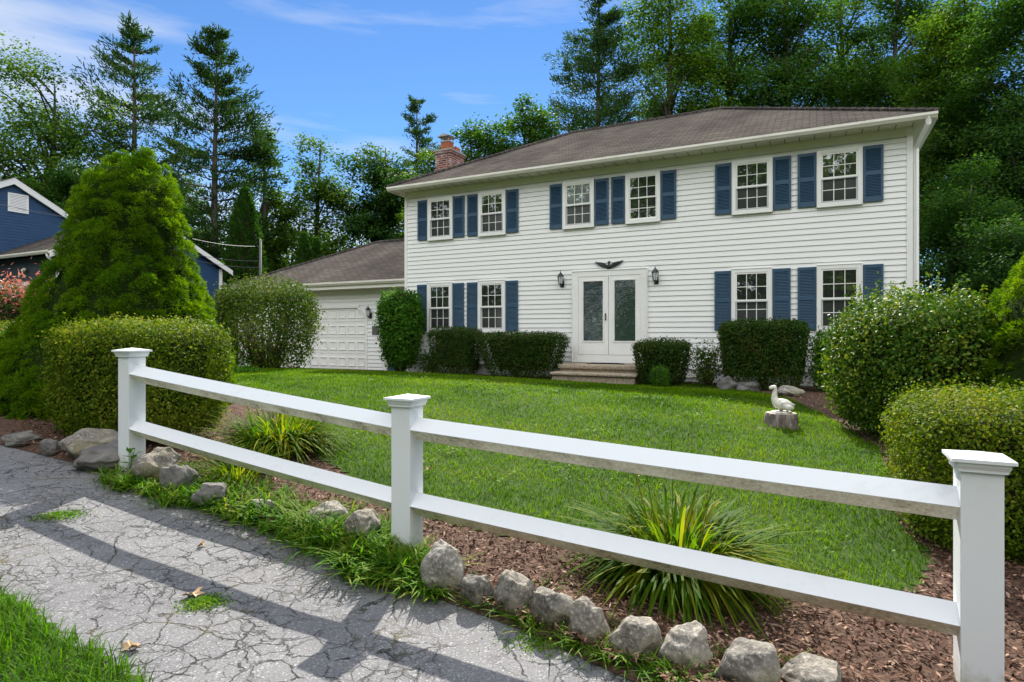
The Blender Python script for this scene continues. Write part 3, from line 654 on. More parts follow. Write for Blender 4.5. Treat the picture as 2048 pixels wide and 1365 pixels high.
# attached garage
GS, GE, GY, GZ = -8.3, 0.0, .70, 2.80
gw = MB(); gw.add(*lap_wall(GS + .1, -7.75, 0, 2.72, GY)).add(*lap_wall(-5.12, -4.72, 0, 2.72, GY)).add(*lap_wall(-2.05, -1.40, 0, 2.72, GY)).add(*lap_wall(-.20, -.0, 0, 2.72, GY))
gw.add(*lap_wall(-7.75, -5.12, 2.17, 2.72, GY)).add(*lap_wall(-4.72, -2.05, 2.17, 2.72, GY)).add(*lap_wall(-1.40, -.20, 2.14, 2.72, GY))
gw.box(GS + .02, -.02, GY + .10, 7.6, -.2, 2.75)
for ds_ in (-4.72, -2.05, -7.75, -5.12):   # clipped upper corners of the two openings
    sg = 1 if ds_ in (-4.72, -7.75) else -1
    gw.prism([(ds_, 1.80), (ds_ + sg * .38, 2.17), (ds_, 2.17)], 'y', GY - .008, GY + .1)
gw.build('garage_wall', M['siding'], HOUSE)
MB().box(GS, GS + .1, GY - .03, GY + .1, -.1, 2.75).build('corner_board', M['white'], HOUSE)
for a, b in ((-4.72, -2.05), (-7.75, -5.12)):
    f = MB(); wd = .085
    f.box(b - wd, b, GY - .03, GY + .09, -.05, 1.82).box(a, a + wd, GY - .03, GY + .09, -.05, 1.82)
    f.prism([(b - .40, 2.17), (b, 1.80), (b, 1.82), (b - wd, 1.79), (b - .44, 2.085), (b - .44, 2.17)], 'y', GY - .028, GY + .05)
    f.prism([(a + .40, 2.17), (a, 1.80), (a, 1.82), (a + wd, 1.79), (a + .44, 2.085), (a + .44, 2.17)], 'y', GY - .028, GY + .05)
    f.box(a + .44, b - .44, GY - .03, GY + .09, 2.085, 2.17); f.build('garage_door_frame', M['white'], HOUSE)
    gd = MB(); gd.box(a + .02, b - .02, GY + .05, GY + .09, 0, 2.16); n_ = 4
    for r_ in range(4):
        z0 = r_ * .54; gd.box(a + .03, b - .03, GY + .030, GY + .05, z0 + .008, z0 + .528)
        for q in range(6):
            x_ = a + .12 + q * (b - a - .16) / 6; wq = (b - a - .16) / 6 - .10
            for (xa, xb, za, zb) in ((x_, x_ + wq, z0 + .12, z0 + .145), (x_, x_ + wq, z0 + .39, z0 + .415), (x_, x_ + .025, z0 + .145, z0 + .39), (x_ + wq - .025, x_ + wq, z0 + .145, z0 + .39)):
                gd.box(xa, xb, GY + .008, GY + .030, za, zb)
    gd.build('garage_door', M['white'], HOUSE)
bd = MB().box(-1.22, -.28, GY + .03, GY + .07, 0, 2.05)
for z0, z1 in ((.10, .75), (.9, 1.45), (1.6, 1.95)):
    for x_ in (-1.12, -.70): bd.box(x_, x_ + .32, GY + .018, GY + .03, z0, z1)
bdo = bd.build('side_door', M['bluedoor'], HOUSE, bevel=.006)
MB().box(-1.405, -1.22, GY - .04, GY + .08, -.05, 2.14).box(-.28, -.20, GY - .04, GY + .08, -.05, 2.14).box(-1.22, -.28, GY - .04, GY + .08, 2.05, 2.14).build('side_door_frame', M['white'], HOUSE)
MB().box(GS - .3, -.001, GY - .42, GY - .001, 2.70, 2.72).build('garage_soffit', M['soffit'], HOUSE)
gy0, gy1, gz0, gr = GY - .45, 7.95, 2.93, (-4.5, 4.1, 4.88)
gv = [(GS - .4, gy0, gz0), (-.004, gy0, gz0), (-.004, gr[1], gr[2]), gr, (GS - .4, gy1, gz0), (-.004, gy1, gz0)]
g_ = MB().add(gv, [(0, 1, 2, 3), (5, 4, 3, 2)], 0).add(gv, [(4, 0, 3)], 1)
g_.box(GS - .4, -.004, gy0 + .001, gy0 + .03, gz0 - .035, gz0 - .004)
gro = g_.build('garage_roof', [M['roof_y'], M['roof_x']], HOUSE)
rc = MB()
for a, b in ((gv[0], gv[3]), (gv[3], gv[2])):
    a, b = Vector(a), Vector(b); n_ = int((b - a).length / .14)
    for k in range(n_): rc.tube([a.lerp(b, k / n_) + Vector((0, 0, .006 + .01 * (k % 2))), a.lerp(b, min((k + 1.2) / n_, 1)) + Vector((0, 0, .016))], .05, 6)
rc.build('ridge_caps', M['roof_y'], gro)
gutter('garage_gutter', GS - .42, -.003, gy0 + .02, gz0 - .002, HOUSE, M['dirtywhite'])
MB().box(GS - .3, -.002, gy0 + .005, gy0 + .025, 2.70, 2.86).build('garage_fascia', M['cream'], HOUSE)
lantern(-1.92, 1.70, GY)

# steps, mat, eagle, plaque
st_e = empty('entrance_steps', hw(6.47, -.5, 0), -TH, 'two low exposed-aggregate steps with rounded nosing below the white double door', 'steps')
MB().box(-1.02, 1.05, -.46, .40, .34, .45).build('top_tread', M['aggregate'], st_e, bevel=.03)
MB().box(-.98, 1.01, -.40, .40, -.1, .34).build('riser_block', M['aggregate'], st_e)
MB().box(-1.08, 1.08, -.86, -.38, .20, .275).build('lower_tread', M['aggregate'], st_e, bevel=.028)
MB().box(-1.03, 1.03, -.80, -.40, -.1, .20).build('riser_block', M['aggregate'], st_e)
pts = [(.5 * math.cos(a) * 1.0, .26 * max(math.sin(a), 0) - .13) for a in np.linspace(0, math.pi, 16)]
dm = MB().prism(pts, 'z', 0, .022)
for k in range(12): dm.box(-.36 + k * .06, -.33 + k * .06, -.11, .0, .022, .028)
tag(dm.build('doormat', M['rubber'], None, loc=hw(6.5, -.28, .452), bevel=.004), 'black half-round rubber doormat lying on the top step before the double door', 'doormat').rotation_euler = (0, 0, -TH)
eg = empty('eagle_plaque', hw(6.49, -.03, 2.86), -TH, 'black spread-winged eagle ornament fixed on the clapboards above the double door', 'ornament')
wing = [(.03, .10), (.10, .165), (.20, .195), (.30, .205), (.375, .225), (.36, .20), (.33, .175), (.34, .17), (.29, .145), (.30, .138), (.24, .112), (.25, .105), (.18, .08), (.19, .075), (.11, .05), (.05, .03)]
for sgn in (1, -1):
    w = MB().prism([(sgn * x_, z_) for x_, z_ in wing], 'y', -.030, .0)
    for k in range(6): w.tube([(sgn * (.06 + .02 * k), -.034, .055 + .012 * k), (sgn * (.10 + .045 * k), -.03, .12 + .014 * k)], .008, 5)
    w.build('wing', M['black'], eg, bevel=.003)
b_ = MB(); b_.lathe([(.002, .0), (.03, .02), (.05, .07), (.045, .12), (.028, .155), (.026, .175), (.032, .195), (.022, .22), (.002, .226)], 12, (0, -.025, -.005))
b_.tube([(.02, -.045, .205), (.05, -.05, .200), (.058, -.05, .185)], [.012, .008, .002], 6)
b_.prism([(-.075, -.045), (-.04, -.055), (0, -.058), (.04, -.055), (.075, -.045), (.04, .04), (-.04, .04)], 'y', -.030, 0)
b_.build('body', M['black'], eg, True)
pq = MB().box(-.13, .13, -.02, 0, 0, .30).box(-.11, .11, -.024, -.02, .02, .05).box(-.11, .11, -.024, -.02, .25, .28)
for k in range(5): pq.box(-.08, .08, -.0235, -.02, .08 + k * .032, .092 + k * .032)
tag(pq.build('wall_plaque', M['plaque'], None, loc=hw(-1.72, GY - .014, 1.18), bevel=.004), 'small grey rectangular plaque on the siding between garage door and egg-shaped bush', 'plaque').rotation_euler = (0, 0, -TH)

# ------------------------------------------------------------------ neighbour's house
NB = empty('neighbouring_house', (-15.1, 20.0, 0), -TH, 'navy gabled house with brown garage doors beyond the huge conical conifer', 'house')
nw = MB(); GW = 4.3
vs, fs = lap_wall(.06, 6.1, .6, 3.9, 0, .11, .012)
def rot_y(vs, x): return [(x + (-b), a, c) for a, b, c in vs]        # wall facing +x
nw.add(rot_y(vs, 0), fs)
for z0 in np.arange(3.9, 5.6, .11):                                 # garage gable triangle
    hwid = (5.62 - z0) / (5.62 - 3.9) * 3.05
    nw.add([(.012, 3.05 - hwid, z0), (.012, 3.05 + hwid, z0), (0, 3.05 + max(hwid - .2, .01), z0 + .11), (0, 3.05 - max(hwid - .2, .01), z0 + .11)], [(0, 1, 2, 3)])
nw.box(-GW, -.02, .1, 6.0, .4, 3.9).build('side_wall', M['navy'], NB)
fw = MB(); fw.add(*lap_wall(-GW - 4.5, -.1, 3.02, 3.86, 0, .12, .012)); fw.build('front_wall', M['slate_siding'], NB)
tr = MB().box(-.1, .03, -.03, .06, .5, 3.9).box(-.02, .035, 6.0, 6.14, .5, 3.95).box(-GW - 4.5, -.1, -.035, .02, 2.90, 3.02)
for x_ in (-2.55, -.22, -5.2): tr.box(x_, x_ + .34, -.034, .2, .5, 2.90)
tr.build('trim', M['white'], NB)
for xa, xb in ((-2.21, -.22), (-4.86, -2.55)):
    gd = MB().box(xa, xb, .12, .18, .5, 2.9)
    nq = 5; stp = (xb - xa) / nq
    for q in range(nq):
        x_ = xa + .04 + q * stp; gd.box(x_, x_ + stp - .08, .10, .12, 1.1, 2.05).box(x_, x_ + .06, .10, .12, 2.2, 2.75).box(x_ + stp - .14, x_ + stp - .08, .10, .12, 2.2, 2.75).box(x_ + .06, x_ + stp - .14, .10, .12, 2.65, 2.75)
    G = gd.build('garage_door', M['brownwood'], NB)
    gp_ = MB()
    for q in range(nq): x_ = xa + .04 + q * stp; gp_.box(x_ + .06, x_ + stp - .14, .112, .118, 2.2, 2.65)
    gp_.build('pane', M['pane_curtain'], G)
gr_ = MB(); rr_ = [(-GW, -.35, 3.93), (.25, -.35, 3.93), (.25, 3.05, 5.66), (-GW, 3.05, 5.66), (-GW, 6.45, 3.93), (.25, 6.45, 3.93)]
gr_.add(rr_, [(0, 1, 2, 3), (5, 4, 3, 2)]).add([(a, b, c - .03) for a, b, c in rr_], [(3, 2, 1, 0), (2, 3, 4, 5)])
gr_.build('garage_roof', M['roof_y'], NB)
MB().prism([(-.38, 3.72), (-.38, 3.92), (3.05, 5.64), (6.48, 3.92), (6.48, 3.72), (3.05, 5.44)], 'x', .20, .262).build('rake_board', M['white'], NB)
gutter('gutter', -GW, .24, -.34, 3.95, NB, M['dirtywhite'])
MB().tube([(.06, -.38, 3.84), (.06, -.36, 3.74), (.02, -.06, 3.5), (.02, -.06, 1.0)], .045, 6).build('downspout', M['white'], NB, True)
mw = MB(); x_ = -GW
mw.add(rot_y(lap_wall(-3.4, 4.5, .5, 4.72, 0, .11, .012)[0], x_), lap_wall(-3.4, 4.5, .5, 4.72, 0, .11, .012)[1])
for z0 in np.arange(4.72, 6.9, .11):
    hwid = (6.95 - z0) / (6.95 - 4.72) * 3.95; q = .55
    mw.add([(x_ + .012, q - hwid, z0), (x_ + .012, q + hwid, z0), (x_, q + max(hwid - .19, .01), z0 + .11), (x_, q - max(hwid - .19, .01), z0 + .11)], [(0, 1, 2, 3)])
mw.box(x_ - 9, x_ - .02, -3.3, 4.4, .3, 4.72).build('main_wall', M['navy'], NB)
MB().prism([(-3.75, 4.36), (-3.75, 4.62), (.55, 7.04), (4.85, 4.62), (4.85, 4.36), (.55, 6.80)], 'x', x_ + .10, x_ + .17).build('rake_board', M['white'], NB)
mr = [(x_ - 9, -3.8, 4.6), (x_ + .2, -3.8, 4.6), (x_ + .2, .55, 7.06), (x_ - 9, .55, 7.06), (x_ - 9, 4.9, 4.6), (x_ + .2, 4.9, 4.6)]
MB().add(mr, [(0, 1, 2, 3), (5, 4, 3, 2)]).build('main_roof', M['roof_y'], NB)
gvn = MB().box(x_ + .013, x_ + .04, .40, .46, 5.78, 6.48).box(x_ + .013, x_ + .04, 1.0, 1.06, 5.78, 6.48).box(x_ + .013, x_ + .04, .46, 1.0, 5.78, 5.84).box(x_ + .013, x_ + .04, .46, 1.0, 6.42, 6.48)
for k in range(10):
    z0 = 5.85 + k * .057; gvn.add([(x_ + .035, .46, z0), (x_ + .035, 1.0, z0), (x_ + .014, 1.0, z0 + .05), (x_ + .014, .46, z0 + .05)], [(0, 1, 2, 3)])
gvn.build('gable_vent', M['white'], NB)
fl_ = MB().lathe([(.05, 0), (.05, .03)], 10, (0, 0, 0)); fl_.tube([(0, -.02, 0), (-.06, -.12, -.06)], [.04, .055], 8).tube([(.02, -.02, 0), (.10, -.12, -.02)], [.04, .055], 8)
fl_.build('floodlight', M['cream'], NB, True, loc=(-2.0, -.03, 3.45))

# ------------------------------------------------------------------ utility pole and service wires
p0 = at(521, 482, 25.5); zb = float(ground_z(p0[0], p0[1]))
up = empty('utility_pole', (p0[0], p0[1], zb), 0, 'slim grey utility pole with wires beside the tall arborvitae', 'utility pole')
MB().tube([(0, 0, 0), (0, 0, p0[2] - zb)], [.060, .045], 10).build('pole_shaft', M['pole'], up, True)
MB().lathe([(.04, 0), (.05, .05), (.03, .10)], 8, (0, 0, p0[2] - zb - .02)).build('pole_cap', M['galv'], up)
for (ya, xb_, yb, Yb) in ((493, 385, 478, 21), (522, 385, 508, 21), (535, 385, 520, 21)):
    a = at(521, ya, 25.5) - np.array([p0[0], p0[1], zb]); b = at(xb_, yb, Yb) - np.array([p0[0], p0[1], zb])
    pts = [a * (1 - u) + b * u - np.array([0, 0, .35 * u * (1 - u)]) for u in np.linspace(0, 1, 9)]
    MB().tube(pts, .007, 4).build('wire', M['wire'], up)
a = hw(0, 0)
wr = [at(-60, 398, 20.5), at(0, 409, 20.6), at(60, 422, 21.0), at(121, 433, 21.8), at(200, 446, 22.5)]
tag(MB().tube(wr, .009, 4).build('service_wire', M['wire']), 'thin pale service wire crossing before the navy gable', 'wire')

# ------------------------------------------------------------------ fence
FP = [(-2.815, 4.445, .235), (-.588, 3.37, 0.0), (1.712, 2.205, -.095)]
FN = empty('fence', (FP[1][0], FP[1][1], 0), 0, 'white two-rail vinyl fence with capped posts and diamond rails along the path', 'fence')
fo = np.array([FP[1][0], FP[1][1], 0]); fa = math.atan2(FP[2][1] - FP[0][1], FP[2][0] - FP[0][0])
for (x_, y_, z_) in FP:
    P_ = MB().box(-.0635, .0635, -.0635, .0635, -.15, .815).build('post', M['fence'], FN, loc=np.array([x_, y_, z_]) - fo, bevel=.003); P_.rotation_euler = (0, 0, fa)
    cp = MB(); cp.prism([(-.07, .80), (.07, .80), (.083, .823), (.083, .836), (-.083, .836), (-.083, .823)], 'y', -.0755, .0755)
    cp.prism([(-.07, .80), (.07, .80), (.0835, .823), (.0835, .8355), (-.0835, .8355), (-.0835, .823)], 'x', -.075, .075)
    cp.add([(-.094, -.094, .836), (.094, -.094, .836), (.094, .094, .836), (-.094, .094, .836), (-.094, -.094, .848), (.094, -.094, .848), (.094, .094, .848), (-.094, .094, .848), (0, 0, .866)],
           [(3, 2, 1, 0), (0, 1, 5, 4), (1, 2, 6, 5), (2, 3, 7, 6), (3, 0, 4, 7), (4, 5, 8), (5, 6, 8), (6, 7, 8), (7, 4, 8)])
    cp.build('post_cap', M['fence'], P_)
RAILZ = [((.912, .680), (.511, .262)), ((.676, .572), (.258, .140))]
hd_ = .063
for i in range(2):
    a, b = np.array(FP[i]), np.array(FP[i + 1]); dxy = nrm((b - a)[:2]); side = np.array([dxy[1], -dxy[0]])
    for za, zb_ in RAILZ[i]:
        A = np.array([a[0] + dxy[0] * .06, a[1] + dxy[1] * .06, za]) - fo; B = np.array([b[0] - dxy[0] * .06, b[1] - dxy[1] * .06, zb_]) - fo
        sec = [(0, hd_), (hd_ - .004, .004), (hd_, 0), (hd_ - .004, -.004), (0, -hd_), (-hd_, 0)]
        NS = 24; vs = []; fs = []; ms = []
        for k in range(NS + 1):
            c = A + (B - A) * k / NS + np.array([0, 0, -.006 * math.sin(math.pi * k / NS)])
            for u, w in sec: vs.append((c[0] + side[0] * u, c[1] + side[1] * u, c[2] + w))
        r_ = MB(); n6 = len(sec)
        for j in range(n6):
            r_.add([], [], 0)
        o = len(r_.v); r_.v += [tuple(map(float, v_)) for v_ in vs]
        for k in range(NS):
            for j in range(n6):
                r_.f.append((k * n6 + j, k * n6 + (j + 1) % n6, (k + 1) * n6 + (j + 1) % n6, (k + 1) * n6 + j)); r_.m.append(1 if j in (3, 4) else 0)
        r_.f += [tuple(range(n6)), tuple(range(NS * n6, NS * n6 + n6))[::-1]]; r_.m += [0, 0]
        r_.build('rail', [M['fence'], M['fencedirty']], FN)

# ------------------------------------------------------------------ rocks
def rock(px, py, w_px, h_px, label, mk='rock', Y=None, depth=.8, seed=0, name='rock', group=None, cuts=9, sink=.30, cat='rock'):
    base = gp(px, py, -.03) if Y is None else np.array([(px - CX) / F_PX * Y, Y, float(ground_z((px - CX) / F_PX * Y, Y))])
    Yc = base[1]; w = w_px / F_PX * Yc * 1.03 * (.92 + .16 * ((seed * 7) % 5) / 4); h = h_px / F_PX * Yc * (.86 + .2 * ((seed * 3) % 4) / 3)
    b = bmesh.new(); bmesh.ops.create_icosphere(b, subdivisions=5, radius=1); rs = random.Random(seed * 17 + 3)
    pl = []
    for k in range(cuts):
        n_ = Vector((rs.uniform(-1, 1), rs.uniform(-1, 1), rs.uniform(-.3, 1))).normalized(); pl.append((n_, rs.uniform(.55, .82)))
    pl.append((Vector((rs.uniform(-.45, .45), rs.uniform(-.3, .1), 1)).normalized(), rs.uniform(.5, .68)))
    off = Vector((seed * 3.7, seed * 1.3, 0))
    for v_ in b.verts:
        p = v_.co.copy()
        for n_, d in pl:
            q = p.dot(n_)
            if q > d: p -= n_ * (q - d) * .96
        p += p.normalized() * (mnoise.noise(p * 1.6 + off) * .16 + mnoise.noise(p * 4.5 + off) * .05 + mnoise.noise(p * 13 + off) * .018)
        v_.co = p
    xs = [v_.co.x for v_ in b.verts]; zs = [v_.co.z for v_ in b.verts]
    kx, kz = (max(xs) - min(xs)), (max(zs) - min(zs))
    for v_ in b.verts:
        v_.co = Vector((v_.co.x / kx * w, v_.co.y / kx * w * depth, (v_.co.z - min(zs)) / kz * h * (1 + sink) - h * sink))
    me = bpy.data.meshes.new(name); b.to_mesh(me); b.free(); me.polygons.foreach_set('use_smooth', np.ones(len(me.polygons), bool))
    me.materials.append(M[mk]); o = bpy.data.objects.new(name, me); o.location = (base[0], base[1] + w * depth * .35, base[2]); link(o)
    return tag(o, label, cat, group)
RG = 'rocks edging the garden bed along the path'
for args in [
    (160, 918, 118, 52, 'broad low pale boulder before the boxwood hedge, beside the fence end post', 'rock', 1),
    (196, 938, 112, 48, 'flat dark slab of rock touching the foot of the fence end post', 'rockdark', 2),
    (92, 908, 36, 30, 'small round grey stone beside the broad pale boulder', 'rockdark', 3),
    (22, 890, 76, 30, 'shaded dark rock under the skirt of the conical conifer', 'rockdark', 4),
    (298, 962, 102, 58, 'tan sloping rock just past the fence end post, weeds on it', 'rock', 5),
    (346, 985, 70, 52, 'dark-faced pointed rock in the weeds under the lower rail', 'rockdark', 6),
    (412, 1012, 66, 46, 'brownish blocky rock among weeds, lichen on its top', 'rockdark', 7),
    (520, 1032, 60, 34, 'small pale rock almost swallowed by crabgrass', 'rock', 8),
    (640, 1058, 84, 42, 'flat tan rock lying in the crabgrass nearest the middle post', 'rock', 9),
    (716, 1092, 92, 66, 'pale rock with a dark hollow, close to the middle fence post', 'rock', 10),
    (884, 1186, 88, 104, 'largest angular rock with a split face, at the foot of the middle post', 'rock', 11),
    (951, 1212, 66, 64, 'whitish round rock next to the largest angular rock', 'rock', 12),
    (1028, 1232, 88, 74, 'domed rounded rock with a mossy lower half', 'rock', 13),
    (1104, 1257, 86, 70, 'squat grey rock with grass growing against its side', 'rock', 14),
    (1182, 1290, 86, 86, 'tall grey cone-shaped rock below the large daylily clump', 'rock', 15),
    (1279, 1322, 104, 86, 'pale wedge-shaped rock streaked with grass shadows', 'rock', 16),
    (1380, 1342, 104, 72, 'dark speckled rock with a weed tuft sprouting in front', 'rock', 17),
    (1508, 1385, 130, 80, 'long pale rock near the bottom edge of the photograph', 'rock', 18),
    (1650, 1412, 110, 74, 'cream-coloured rock tip closest to the capped post at the fence end', 'rock', 19)]:
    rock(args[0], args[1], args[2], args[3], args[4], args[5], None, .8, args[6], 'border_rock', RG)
rock(1458, 778, 36, 30, 'grey sloping rock behind the toadstool ornament', 'rockdark', 12.6, .9, 31)
rock(1585, 792, 52, 26, 'whitish boulder on mulch behind the duck statue', 'rock', 10.9, .8, 32)
rock(1500, 782, 56, 18, 'low flat rock in the shade under the square yew', 'rockdark', 12.4, .7, 33)
rock(1526, 866, 30, 9, 'flat pale stone sunk in the lawn before the stump', 'rock', None, .7, 34)
rock(1620, 870, 30, 8, 'flat brown stone in the lawn beside the holly bush', 'rockdark', None, .6, 35)

# ------------------------------------------------------------------ stump and duck statue
sp = gp(1563, 853); su = MB(); NS = 40
pr = [(.185, -.05), (.178, .02), (.170, .06), (.165, .10), (.160, .145), (.153, .148)]
vs = []
for r_, z_ in pr:
    for k in range(NS):
        a = 2 * math.pi * k / NS; rr = r_ * (1 + .05 * math.sin(5 * a + 1) + .035 * math.sin(11 * a) + .02 * math.sin(23 * a)) * (1 + (.08 * math.sin(4 * a) if z_ < .03 else 0))
        vs.append((rr * math.cos(a), rr * math.sin(a), z_))
fs = [(i * NS + k, i * NS + (k + 1) % NS, (i + 1) * NS + (k + 1) % NS, (i + 1) * NS + k) for i in range(len(pr) - 1) for k in range(NS)]
su.add(vs, fs, 0).add(vs[-NS:], [tuple(range(NS))], 1)
tag(su.build('tree_stump', [M['stump'], M['stumptop']], None, True, loc=sp), 'weathered grey tree stump in the lawn carrying the duck statue', 'stump')
def skin_body(name, pts, edges, rad, material, parent, loc=(0, 0, 0)):
    me = bpy.data.meshes.new(name); me.from_pydata(pts, edges, []); o = bpy.data.objects.new(name, me); o.location = loc; link(o, parent)
    sk = o.modifiers.new('skin', 'SKIN'); sk.use_smooth_shade = True; o.modifiers.new('sub', 'SUBSURF').levels = 2; o.modifiers['sub'].render_levels = 2
    for i, r_ in enumerate(rad): me.skin_vertices[0].data[i].radius = r_ if hasattr(r_, '__len__') else (r_, r_)
    me.skin_vertices[0].data[0].use_root = True; me.materials.append(material); return o
dk = empty('duck_statue', (sp[0], sp[1], sp[2] + .148), R(-8), 'white painted duck statue with a duckling, standing on the tree stump', 'statue')
MB().lathe([(.105, 0), (.11, .010), (.10, .018)], 20).build('statue_base', M['statue'], dk)
K = .84
dp = [(.0, 0, .115), (-.058, 0, .130), (-.092, 0, .175), (-.086, 0, .240), (-.078, 0, .298), (-.084, 0, .342), (-.120, 0, .332), (-.158, 0, .318), (.07, 0, .108), (.125, 0, .095), (.165, 0, .085), (.0, .028, .06), (.0, .03, .016)]
dp = [(a * K, b * K, c * K) for a, b, c in dp]
skin_body('duck_body', dp, [(0, 1), (1, 2), (2, 3), (3, 4), (4, 5), (5, 6), (6, 7), (0, 8), (8, 9), (9, 10), (0, 11), (11, 12)],
          [(.078, .072), (.070, .064), (.042, .042), (.026, .026), (.025, .025), (.036, .034), (.02, .024), (.010, .020), (.065, .06), (.04, .032), (.02, .012), .024, .016], M['statue'], dk)
dl = [(0 * .8, 0, .075), (-.04, 0, .085), (-.048, 0, .122), (-.05, 0, .145), (-.078, 0, .138), (.045, 0, .068), (.085, 0, .058), (0, .01, .03), (0, .012, .01)]
skin_body('duckling_body', dl, [(0, 1), (1, 2), (2, 3), (3, 4), (0, 5), (5, 6), (0, 7), (7, 8)], [(.05, .048), (.04, .04), (.024, .024), (.027, .027), (.008, .012), (.042, .036), (.016, .012), .016, .012], M['statue'], dk, (.04, -.085, .010)).scale = (.8, .8, .8)
for sg in (1, -1):
    w_ = MB(); pr = [(-.03, .0), (.02, .022), (.08, .02), (.155, -.012), (.10, -.035), (.03, -.042), (-.02, -.03)]
    w_.prism([(a * K, (b + .13) * K) for a, b in pr], 'y', sg * .054 - .010, sg * .054 + .010); w_.build('wing', M['statue'], dk, True, bevel=.006)

# toadstool ornament and stone bench in the shady bed
tp = gp(1467, 778); ts = empty('toadstool_ornament', (tp[0], tp[1] + .05, tp[2]), 0, 'little pale toadstool ornament at the edge of lawn and mulch', 'ornament')
MB().lathe([(.05, -.02), (.045, .05), (.04, .10)], 12).build('stem', M['statue'], ts, True)
MB().lathe([(.035, .085), (.135, .082), (.14, .10), (.11, .15), (.06, .185), (.005, .195)], 18).build('cap', M['stumptop'], ts, True)
bp = gp(1385, 768); bn = empty('stone_bench', (bp[0], bp[1] + .15, bp[2]), -TH, 'low white stone bench under the loose shrub beside the steps', 'bench')
MB().box(-.38, .42, -.14, .14, .10, .16).build('seat', M['statue'], bn, bevel=.02)
MB().box(-.28, -.16, -.1, .1, -.03, .10).box(.20, .34, -.1, .1, -.03, .10).build('legs', M['foundation'], bn)

# ------------------------------------------------------------------ shrubs
def pX(px, Y): return (px - CX) / F_PX * Y
def cone_conifer(label, cx_, cy_, zb, prof, n_lobes, per, nl, mk='spruce', seed=1, tops=1, name='conical_conifer', lobe_r=.17, lean=0.0):
    """dense dwarf conifer: hundreds of rounded tufts of short needles over a conical surface"""
    g = np.random.default_rng(seed); r_ = empty(name, (cx_, cy_, zb), 0, label, 'conifer')
    zz = np.array([p[0] for p in prof]); rr = np.array([p[1] for p in prof])
    z = np.linspace(zz[0], zz[-1], 400); wgt = np.interp(z, zz, rr) + .05; cw = np.cumsum(wgt) / wgt.sum(); z = np.interp((np.arange(n_lobes) + .5) / n_lobes, cw, z) + g.normal(size=n_lobes) * .03; a = np.arange(n_lobes) * 2.399963 + g.normal(size=n_lobes) * .12
    rad = np.interp(z, zz, rr); c = np.stack([np.cos(a) * rad, np.sin(a) * rad, z], 1)
    out = nrm(np.stack([np.cos(a), np.sin(a), np.full(n_lobes, .55)], 1))
    if tops > 1:
        for q, (dx, dz) in enumerate([(-.14, .05), (.13, .07)][:tops]):
            kk = 16; e = g.normal(size=(kk, 3)) * np.array([.04, .04, .05]) + np.array([dx, 0, zz[-1] - .06 + dz]); c = np.concatenate([c, e]); out = np.concatenate([out, nrm(g.normal(size=(kk, 3)) * .4 + np.array([0, 0, 1.0]))])
    c[:, 0] += lean * c[:, 2]; c += out * g.normal(size=(len(c), 1)) * .03 + out * (.05 * np.sin(c[:, :1] * 7 + 1) * np.sin(c[:, 2:3] * 6) * np.cos(c[:, 1:2] * 5))
    sz = g.uniform(.7, 1.3, len(c)) * lobe_r
    i = np.repeat(np.arange(len(c)), per); d = nrm(sphere_dirs(len(i), g) + out[i] * .75 + np.array([0, 0, .25]))
    P = c[i] + d * (sz[i] * g.uniform(.72, 1.0, len(i)))[:, None]
    V = needle_quads(P, d, nl, nl * .26, .45, g)
    fast_mesh('foliage', V, quads(len(V) // 4), M[mk], r_)
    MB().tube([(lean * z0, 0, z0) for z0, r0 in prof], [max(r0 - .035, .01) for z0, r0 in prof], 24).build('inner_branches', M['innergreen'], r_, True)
    return r_
zl = .32
cone_conifer('huge conical dwarf spruce with twin tips behind the boxwood hedge and fence end', pX(240, 7.0), 7.0, zl,
             [(-.05, 1.16), (.35, 1.12), (.7, 1.0), (1.17, .80), (1.52, .67), (1.87, .56), (2.16, .51), (2.45, .45), (2.66, .34), (2.78, .24), (2.86, .1)], 950, 190, .032, 'spruce', 11, 2, lobe_r=.082, lean=.05)
cone_conifer('tall conical dwarf spruce cut off by the photograph edge, behind the holly', pX(2165, 5.4), 5.4, -.02,
             [(0, .92), (.35, .94), (.65, .86), (1.06, .68), (1.5, .58), (1.87, .38), (2.15, .18), (2.3, .05)], 620, 200, .026, 'spruce', 12, 1, lobe_r=.075)
hz = lambda x_, y_: float(ground_z(x_, y_))
def hedge_px(label, px, Y, hx, hy, h, *a, rz=0, zoff=-.03, **kw):
    x_ = pX(px, Y); return hedge(label, (x_, Y, hz(x_, Y) + zoff), rz, hx, hy, h, *a, **kw)
hedge_px('clipped boxwood hedge directly behind the fence end post, conical spruce over it', 280, 5.45, .74, .46, .98, 'box', 52000, .026, e=2.6, flare=.10, rz=-.35, zoff=.02, group=None, name='boxwood_hedge')
hedge_px('yellow-green clipped hedge at the photograph edge under the pink-tipped shrub', -10, 7.6, .42, .5, .62, 'box', 9000, .032, e=2.4, rz=-.3, name='boxwood_hedge', zoff=.2)
hedge_px('big boxwood hedge behind the capped post at the fence end', 2052, 3.66, .68, .62, .89, 'box', 70000, .021, e=2.3, flare=.06, rz=-.45, name='boxwood_hedge', zoff=-.06, sprigs=70)
hedge_px('large glossy holly bush with upright sprigs beside the duck statue', 1838, 6.3, .80, .78, 1.50, 'holly', 40000, .040, e=1.22, flare=.02, name='holly_bush', cat='bush', jitter=.06, sprigs=70, sl=.38)
